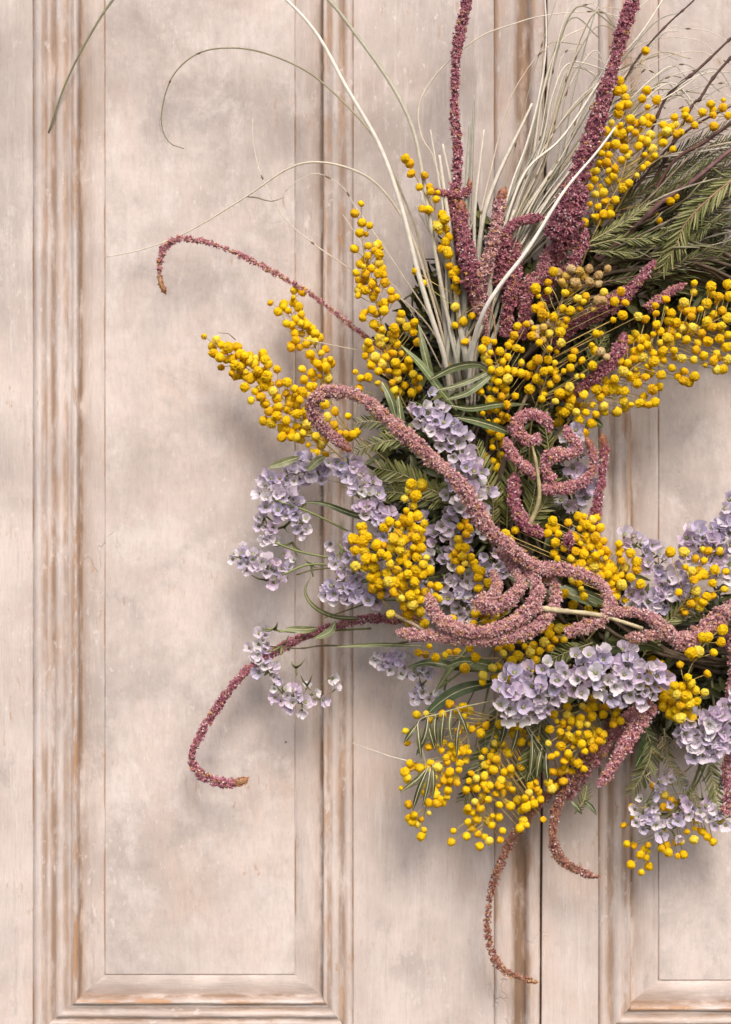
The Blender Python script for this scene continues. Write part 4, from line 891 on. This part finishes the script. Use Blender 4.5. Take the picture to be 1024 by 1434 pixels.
frond([(824, 340, 98), (850, 325, 100), (880, 308, 98), (905, 290, 92)], 16, 4, (2, 1, 4), ang=30, wscale=.5, prio=1.4)
frond([(824, 345, 96), (860, 336, 98), (900, 334, 98), (945, 330, 92)], 16, 4, (1, 2, 0), ang=28, wscale=.5, prio=1.4)
frond([(826, 352, 92), (860, 352, 92), (895, 356, 90)], 15, 4, (1, 0, 2), ang=28, wscale=.5, prio=1.3)
frond([(1010, 300, 84), (970, 330, 86), (935, 350, 86), (915, 372, 84)], 20, 4, (1, 2, 0), ang=30, wscale=.45, prio=1.2)
for k in range(30):
    a = rnd.random(); d = rnd.uniform(46, 96)
    x0, y0 = 815 + 70 * a + rnd.uniform(-15, 15), 320 + 80 * a + rnd.uniform(-20, 20); x1, y1 = 1050, 130 + 250 * a + rnd.uniform(-30, 30)
    pth = [(x0, y0, d - 20), ((x0 * 2 + x1) / 3, (y0 * 2 + y1) / 3 + rnd.uniform(-22, 14), d), ((x0 + 2 * x1) / 3, (y0 + 2 * y1) / 3 + rnd.uniform(-18, 12), d), (x1, y1, d)]
    twig(pth, rnd.uniform(.7, 1.9), rnd.choice([(.09, .05, .04), (.15, .08, .06), (.26, .20, .15), (.33, .29, .22), (.07, .05, .03)]), rnd.random() < .5)
for k in range(46):
    a = rnd.random(); d = rnd.uniform(60, 104); x, y = rnd.uniform(850, 1040), 0
    y = 400 - (x - 800) * (.35 + .5 * rnd.random()) ; L_ = rnd.uniform(22, 60); th = R(rnd.uniform(-70, 25))
    grass([(x, y, d - 8), (x + L_ * .5 * math.cos(th), y + L_ * .5 * math.sin(th) + rnd.uniform(-6, 6), d), (x + L_ * math.cos(th), y + L_ * math.sin(th) + rnd.uniform(-8, 8), d)], rnd.uniform(1.6, 3.6), (.12, .12, .05), rnd.choice([(.20, .19, .07), (.42, .38, .22), (.09, .08, .03), (.30, .27, .18)]), name='needle_leaf')
# pinnate leaves of the wreath body: path from base to tip
for (p, ll, tone) in (
    ([(640, 700, 86), (600, 684, 104), (565, 665, 110), (530, 655, 108)], 24, (1, 2, 4)),
    ([(630, 705, 84), (595, 700, 100), (560, 690, 104), (532, 690, 100)], 20, (1, 2, 0)),
    ([(600, 640, 80), (565, 618, 88), (530, 620, 90), (500, 632, 88)], 18, (2, 1, 0)),
    ([(590, 625, 70), (555, 600, 76), (525, 590, 78), (500, 592, 76)], 18, (0, 3, 1)),
    ([(690, 740, 90), (690, 700, 106), (678, 660, 110), (668, 625, 106)], 22, (2, 1, 4)),
    ([(710, 740, 92), (712, 700, 104), (722, 660, 104), (730, 630, 100)], 22, (1, 2, 0)),
    ([(735, 740, 92), (745, 705, 100), (752, 670, 100), (758, 640, 98)], 22, (1, 0, 2)),
    ([(730, 745, 92), (752, 720, 104), (765, 700, 106), (778, 672, 104)], 20, (1, 4, 2)),
    ([(770, 640, 90), (764, 600, 100), (756, 568, 102)], 16, (1, 2, 4)),
    ([(700, 980, 76), (690, 1030, 84), (670, 1080, 84), (650, 1120, 80)], 24, (0, 3, 1)),
    ([(760, 1000, 76), (750, 1050, 92), (735, 1090, 90)], 26, (0, 1, 3)),
    ([(830, 900, 90), (790, 915, 100), (760, 930, 100)], 18, (1, 0, 2)),
    ([(900, 920, 90), (920, 890, 100), (950, 860, 104), (985, 850, 100)], 20, (2, 1, 4)),
    ([(900, 1010, 80), (912, 1050, 86), (900, 1085, 84), (885, 1110, 80)], 20, (0, 3, 1)),
    ([(985, 1000, 90), (990, 1050, 90), (1000, 1100, 84), (1010, 1150, 80)], 18, (2, 1, 4)),
    ([(930, 1020, 70), (935, 1060, 78), (950, 1090, 80), (975, 1120, 78)], 14, (2, 4, 1)),
    ([(850, 500, 90), (840, 470, 96), (825, 440, 98)], 16, (1, 2, 0)),
    ([(820, 540, 96), (830, 500, 100), (848, 470, 100)], 16, (1, 2, 0)),
    ([(805, 1140, 78), (818, 1120, 82), (822, 1100, 80)], 13, (0, 2, 1))):
    frond(p, ll * .88, 4.2, tone, prio=1.3, ang=44, wscale=.72)
for (x0, y0, x1, y1) in ((585, 1014, 590, 1062), (598, 1005, 610, 1052), (610, 1002, 612, 1044), (632, 994, 634, 1040), (585, 1014, 566, 1040), (622, 998, 618, 1048), (600, 1004, 583, 1058), (640, 992, 656, 1032),
                     (598, 1076, 570, 1105), (600, 1074, 578, 1135), (603, 1076, 592, 1130), (598, 1078, 560, 1110), (606, 1070, 606, 1118), (645, 1005, 640, 1060),
                     (735, 1015, 770, 1075), (745, 1028, 742, 1088), (752, 1035, 738, 1095), (760, 1045, 752, 1090), (728, 1008, 716, 1056), (705, 995, 700, 1045), (765, 1055, 768, 1095)):
    d = rnd.uniform(94, 106)
    leaf([(x0, y0, d - 4), ((x0 + x1) / 2 + rnd.uniform(-4, 4), (y0 + y1) / 2, d + 3), (x1, y1, d)], rnd.uniform(5.5, 9), rnd.choice([(.055, .06, .02), (.08, .085, .025), (.11, .11, .04)]), (.58, .54, .36), twist=rnd.uniform(-.5, .5), ribw=.8)
twig([(700, 980, 80), (650, 990, 96), (615, 1000, 98), (585, 1014, 98), (598, 1076, 98)], 1.2, (.50, .46, .28), False)
twig([(720, 960, 80), (728, 1000, 96), (752, 1035, 100), (766, 1056, 98)], 1.2, (.50, .46, .28), False)
for (p, w_, c) in (
    ([(640, 575, 96), (612, 540, 112), (588, 510, 116), (562, 484, 114)], 12, (.13, .17, .06)),
    ([(610, 548, 96), (596, 500, 112), (586, 455, 108)], 11, (.14, .16, .07)),
    ([(602, 532, 118), (635, 515, 124), (668, 510, 124), (690, 522, 118)], 11, (.15, .18, .08)),
    ([(606, 548, 118), (640, 540, 126), (676, 525, 124), (702, 508, 118)], 7, (.18, .20, .10)),
    ([(625, 560, 116), (655, 550, 126), (682, 530, 124), (696, 515, 116)], 9, (.16, .19, .09)),
    ([(630, 568, 114), (660, 572, 120), (700, 566, 118), (740, 566, 110)], 9, (.14, .18, .07)),
    ([(640, 585, 112), (668, 590, 118), (700, 600, 114), (725, 612, 108)], 11, (.12, .15, .06)),
    ([(535, 535, 96), (548, 560, 104), (556, 590, 100)], 11, (.12, .15, .06)),
    ([(558, 555, 96), (562, 590, 104), (572, 625, 98)], 13, (.14, .17, .07)),
    ([(560, 735, 60), (500, 722, 72), (455, 706, 74), (425, 703, 70)], 8, (.07, .10, .03)),
    ([(590, 905, 76), (545, 903, 84), (505, 904, 86), (470, 906, 84)], 6, (.16, .19, .07)),
    ([(700, 955, 70), (650, 965, 84), (615, 985, 84), (590, 1010, 80)], 17, (.06, .09, .03)),
    ([(690, 940, 70), (640, 934, 84), (600, 928, 84), (570, 935, 76)], 12, (.09, .12, .04)),
    ([(720, 946, 90), (685, 932, 100), (650, 926, 104), (625, 934, 98)], 15, (.12, .15, .06)),
    ([(850, 850, 96), (815, 838, 112), (785, 826, 112), (765, 816, 106)], 16, (.14, .17, .08)),
    ([(790, 820, 100), (830, 835, 116), (860, 850, 114)], 14, (.17, .20, .10)),
    ([(640, 800, 90), (615, 770, 96), (590, 760, 94)], 10, (.07, .10, .03)),
    ([(700, 800, 96), (735, 815, 110), (775, 830, 108)], 10, (.16, .18, .09)),
    ([(830, 905, 110), (870, 905, 120), (905, 902, 118), (930, 912, 110)], 22, (.10, .13, .05)),
    ([(850, 920, 110), (880, 900, 122), (900, 880, 118)], 18, (.15, .18, .08)),
    ([(880, 910, 120), (888, 930, 128), (882, 960, 124)], 12, (.12, .15, .06)),
    ([(960, 870, 96), (930, 845, 104), (900, 835, 100)], 12, (.11, .14, .05)),
    ([(905, 1000, 76), (905, 1040, 84), (890, 1075, 82)], 16, (.05, .08, .025)),
    ([(760, 1040, 84), (752, 1070, 94), (738, 1095, 90)], 22, (.05, .075, .02)),
    ([(820, 600, 90), (832, 590, 92), (845, 598, 90)], 12, (.06, .09, .03)),
    ([(420, 640, 84), (405, 645, 96), (375, 655, 98)], 11, (.20, .21, .10)),
    ([(455, 640, 84), (445, 645, 104), (430, 660, 104)], 12, (.20, .21, .10)),
    ([(445, 880, 70), (425, 882, 82), (400, 880, 82)], 10, (.18, .20, .09)),
    ([(470, 870, 70), (462, 885, 82), (440, 895, 82)], 11, (.18, .20, .09)),
    ([(520, 866, 60), (470, 864, 74), (440, 850, 82), (427, 828, 82), (436, 806, 78)], 7, (.12, .13, .05)),
    ([(815, 1140, 76), (808, 1130, 84), (800, 1122, 82)], 7, (.12, .15, .07)),
    ([(815, 1120, 76), (828, 1130, 84), (836, 1142, 82)], 7, (.12, .15, .07))):
    leaf(p, w_, c, twist=rnd.uniform(-.35, .35))
twig([(600, 895, 50), (520, 905, 60), (455, 904, 66), (420, 908, 68), (378, 905, 68)], 1.6, (.12, .10, .05))
twig([(560, 800, 50), (480, 795, 66), (440, 798, 70), (415, 805, 72)], 1.5, (.16, .15, .06))
twig([(990, 900, 60), (1000, 1000, 66), (985, 1060, 70), (965, 1110, 72), (930, 1150, 72)], 2.2, (.22, .20, .09))
twig([(740, 740, 120), (755, 700, 128), (752, 655, 130), (745, 622, 128)], 3.6, (.38, .32, .17), False, 'bare tan amaranth stalk left of the hole')
twig([(740, 850, 166), (790, 856, 168), (840, 862, 166), (900, 880, 150)], 4.2, (.50, .42, .26), False, 'bare tan amaranth stalk among the front pink curls')
twig([(715, 600, 84), (735, 560, 104), (760, 500, 112), (775, 455, 114), (790, 410, 112)], 2.6, (.30, .22, .14), False)
twig([(545, 858, 140), (575, 872, 142), (610, 890, 138), (680, 905, 110)], 3.0, (.42, .32, .22), False)
twig([(695, 480, 114), (690, 440, 118), (672, 428, 118), (650, 440, 112)], 1.2, (.40, .26, .14), False)

for k in range(44):
    a = rnd.uniform(0, 1); x0, y0 = 640 + rnd.uniform(-40, 60), 640 + 330 * a
    an = math.atan2(y0 - CY, x0 - CX) + rnd.gauss(0, .35); L_ = rnd.uniform(70, 190); d = rnd.uniform(50, 104)
    p = [(x0, y0, d - 20), (x0 + .5 * L_ * math.cos(an), y0 + .5 * L_ * math.sin(an) + rnd.uniform(-10, 10), d), (x0 + L_ * math.cos(an), y0 + L_ * math.sin(an) + rnd.uniform(-14, 14), d - 6)]
    if p[2][0] < 450 or (p[2][1] > 880 and p[2][0] < 600): continue
    if k % 2: grass(p, rnd.uniform(1.8, 3.2), (.16, .18, .06), rnd.choice([(.30, .30, .12), (.14, .15, .05), (.40, .36, .2)]), name='stem')
    else: leaf(p, rnd.uniform(6, 10), rnd.choice([(.09, .10, .03), (.13, .14, .05), (.06, .065, .02)]), (.40, .38, .22), twist=rnd.uniform(-.8, .8), ribw=.7)
for (x, y) in ((440, 655), (428, 705), (372, 722), (398, 738), (410, 760), (398, 800), (372, 812), (436, 790), (470, 800), (500, 770), (395, 905), (415, 935), (430, 960), (385, 880), (575, 950), (590, 960), (950, 1130), (985, 1120), (930, 1140)):
    for q in range(3):
        an = rnd.uniform(0, 6.28); L_ = rnd.uniform(9, 22)
        grass([(x, y, 66), (x + .5 * L_ * math.cos(an), y + .5 * L_ * math.sin(an) + 2, 74), (x + L_ * math.cos(an), y + L_ * math.sin(an), 76)], rnd.uniform(1.8, 4), (.16, .17, .06), rnd.choice([(.26, .26, .11), (.12, .12, .05)]), name='bract')
# wire-thin curled tendrils at the lower right
for k in range(16):
    x, y = 925 + rnd.uniform(-12, 40), 1060 + rnd.uniform(-30, 30); d = 84
    grass([(x, y, d - 10), (x + rnd.uniform(-14, 14), y - 10, d), (x + rnd.uniform(-22, 22), y + rnd.uniform(-22, 10), d + 4), (x + rnd.uniform(-26, 30), y + rnd.uniform(-14, 24), d)], 1.3, STRAW, (.60, .44, .14), name='tendril')
grass([(585, 1068, 86), (555, 1062, 84), (525, 1052, 78), (492, 1040, 70)], 1.8, PALE, PALE, name='tendril')
grass([(500, 490, 70), (450, 480, 66), (410, 470, 50), (395, 440, 40), (380, 430, 30)], 1.3, STRAW, PALE, name='tendril')
grass([(470, 620, 60), (418, 560, 60), (412, 520, 56), (414, 480, 50)], 1.3, (.30, .22, .12), STRAW, name='tendril')
grass([(330, 476, 96), (320, 467, 98), (305, 466, 98)], 1.3, GRN, GRN, name='tendril')

# dark woven ring the sprigs are tied to, and the foliage packed round it
base = link('wreath_ring', None, wreath)
for k in range(26):
    ph = rnd.uniform(0, 6.28); q = []; rr = rnd.uniform(5, 44); ws = rnd.uniform(.5, 2.2)
    for i in range(49):
        a = 2 * math.pi * i / 48; b_ = ph + a * round(ws * 2)
        q.append(at(CX + math.cos(a) * (272 + rr * math.cos(b_)), CY + math.sin(a) * (272 + rr * math.cos(b_)), 48 + rr * math.sin(b_)))
    b = MB(); b.tube(q, rnd.uniform(2.2, 4) * S, 0, (.10, .07, .045), sides=5)
    link('vine', b.mesh('vine', [M_twig]), base)

def inside(x, y):
    r = math.hypot(x - CX, y - CY)
    if r < 168: return False
    if x > 830 and r < 178: return False
    a = math.degrees(math.atan2(y - CY, x - CX)) % 360     # 90 = down, 180 = left
    lim = 370
    if 160 < a < 200: lim = 425
    elif 200 <= a < 232: lim = 445
    elif 232 <= a < 262: lim = 330
    elif 262 <= a: lim = 300
    elif 125 < a <= 160: lim = 355
    elif a <= 60: lim = 330
    return r < lim
lv, lf = [], []
tl = np.array([(u, v * .13 * math.sin(math.pi * (u * .9 + .07)) ** .7, .05 * abs(v) - .12 * (u - .3) ** 2) for u in (0, .25, .5, .75, 1) for v in (-1, 0, 1)])
tf_ = []
for a in range(4):
    for j in range(2): tf_ += [(a * 3 + j, a * 3 + j + 1, a * 3 + j + 4), (a * 3 + j, a * 3 + j + 4, a * 3 + j + 3)]
tf_ = np.array(tf_)
Ms, Ts, Cs = [], [], []
while len(Ts) < 5200:
    x, y = rnd.uniform(500, 1300), rnd.uniform(270, 1080)
    if not inside(x, y): continue
    d = rnd.uniform(8, 66)
    a = math.atan2(y - CY, x - CX) + rnd.gauss(0, .9)
    v = np.array([math.cos(a), -abs(rnd.gauss(.15, .3)), -math.sin(a)])
    L_ = rnd.uniform(14, 40) * S
    m = rot_to(v, twist=rnd.gauss(0, .8)) * np.array([L_, L_ * rnd.uniform(.6, 1.5), L_])[None]
    Ms.append(m); Ts.append(at(x, y, d)); c = np.array(rnd.choice(GREENS[:4] + [GREENS[3]] * 2)) * rnd.uniform(.6, 1.1); Cs.append(c)
link('foliage', tri_cloud('foliage', tl, tf_, np.array(Ms), np.array(Ts), np.array(Cs), [M_leaf], True), wreath, kind='stuff')

# ---- pieces: the 300 that show largest of each kind as objects, the rest joined
def settle(kind, rest_name):
    L_ = sorted(POOL[kind], key=lambda t: -t[0])
    for (pr, me, M, par, lbl) in L_[:300]:
        o = bpy.data.objects.new(kind, me); COL.objects.link(o); o.parent = par; o.matrix_local = M
    by = {}
    for t in L_[300:]: by.setdefault(t[1].name, []).append(t)
    if not by: return
    V, F, C, MI = [], [], [], []; off = 0; mats = None
    for k, ts in by.items():
        me = ts[0][1]; nv = len(me.vertices); mats = mats or list(me.materials)
        co = np.empty(nv * 3); me.vertices.foreach_get('co', co); co = co.reshape(-1, 3)
        cl = np.empty(nv * 4); me.color_attributes['Col'].data.foreach_get('color', cl); cl = cl.reshape(-1, 4)
        me.calc_loop_triangles()
        tr = np.array([t.vertices[:] for t in me.loop_triangles]); mi = np.array([t.material_index for t in me.loop_triangles])
        A = np.array([np.array(t[2]) for t in ts])
        v = np.einsum('nij,kj->nki', A[:, :3, :3], co) + A[:, None, :3, 3]
        V.append(v.reshape(-1, 3)); C.append(np.tile(cl, (len(ts), 1)))
        F.append((tr[None] + (np.arange(len(ts)) * nv)[:, None, None] + off).reshape(-1, 3)); MI.append(np.tile(mi, len(ts))); off += nv * len(ts)
    V = np.concatenate(V); F = np.concatenate(F); C = np.concatenate(C); MI = np.concatenate(MI)
    me = bpy.data.meshes.new(rest_name)
    me.vertices.add(len(V)); me.vertices.foreach_set('co', V.ravel()); me.loops.add(F.size); me.loops.foreach_set('vertex_index', F.ravel())
    me.polygons.add(len(F)); me.polygons.foreach_set('loop_start', np.arange(0, F.size, 3)); me.polygons.foreach_set('loop_total', np.full(len(F), 3))
    for m in mats: me.materials.append(m)
    me.polygons.foreach_set('material_index', MI); me.polygons.foreach_set('use_smooth', np.ones(len(F), bool))
    ca = me.color_attributes.new('Col', 'FLOAT_COLOR', 'POINT'); ca.data.foreach_set('color', C.ravel()); me.update(); me.validate()
    link(rest_name, me, wreath, kind='stuff')
settle('flower_ball', 'mimosa_blossom')
settle('flower', 'statice_blossom')
settle('leaflet', 'frond_foliage')
print('pieces', {k: len(v) for k, v in POOL.items()}, 'objects', len(bpy.data.objects))
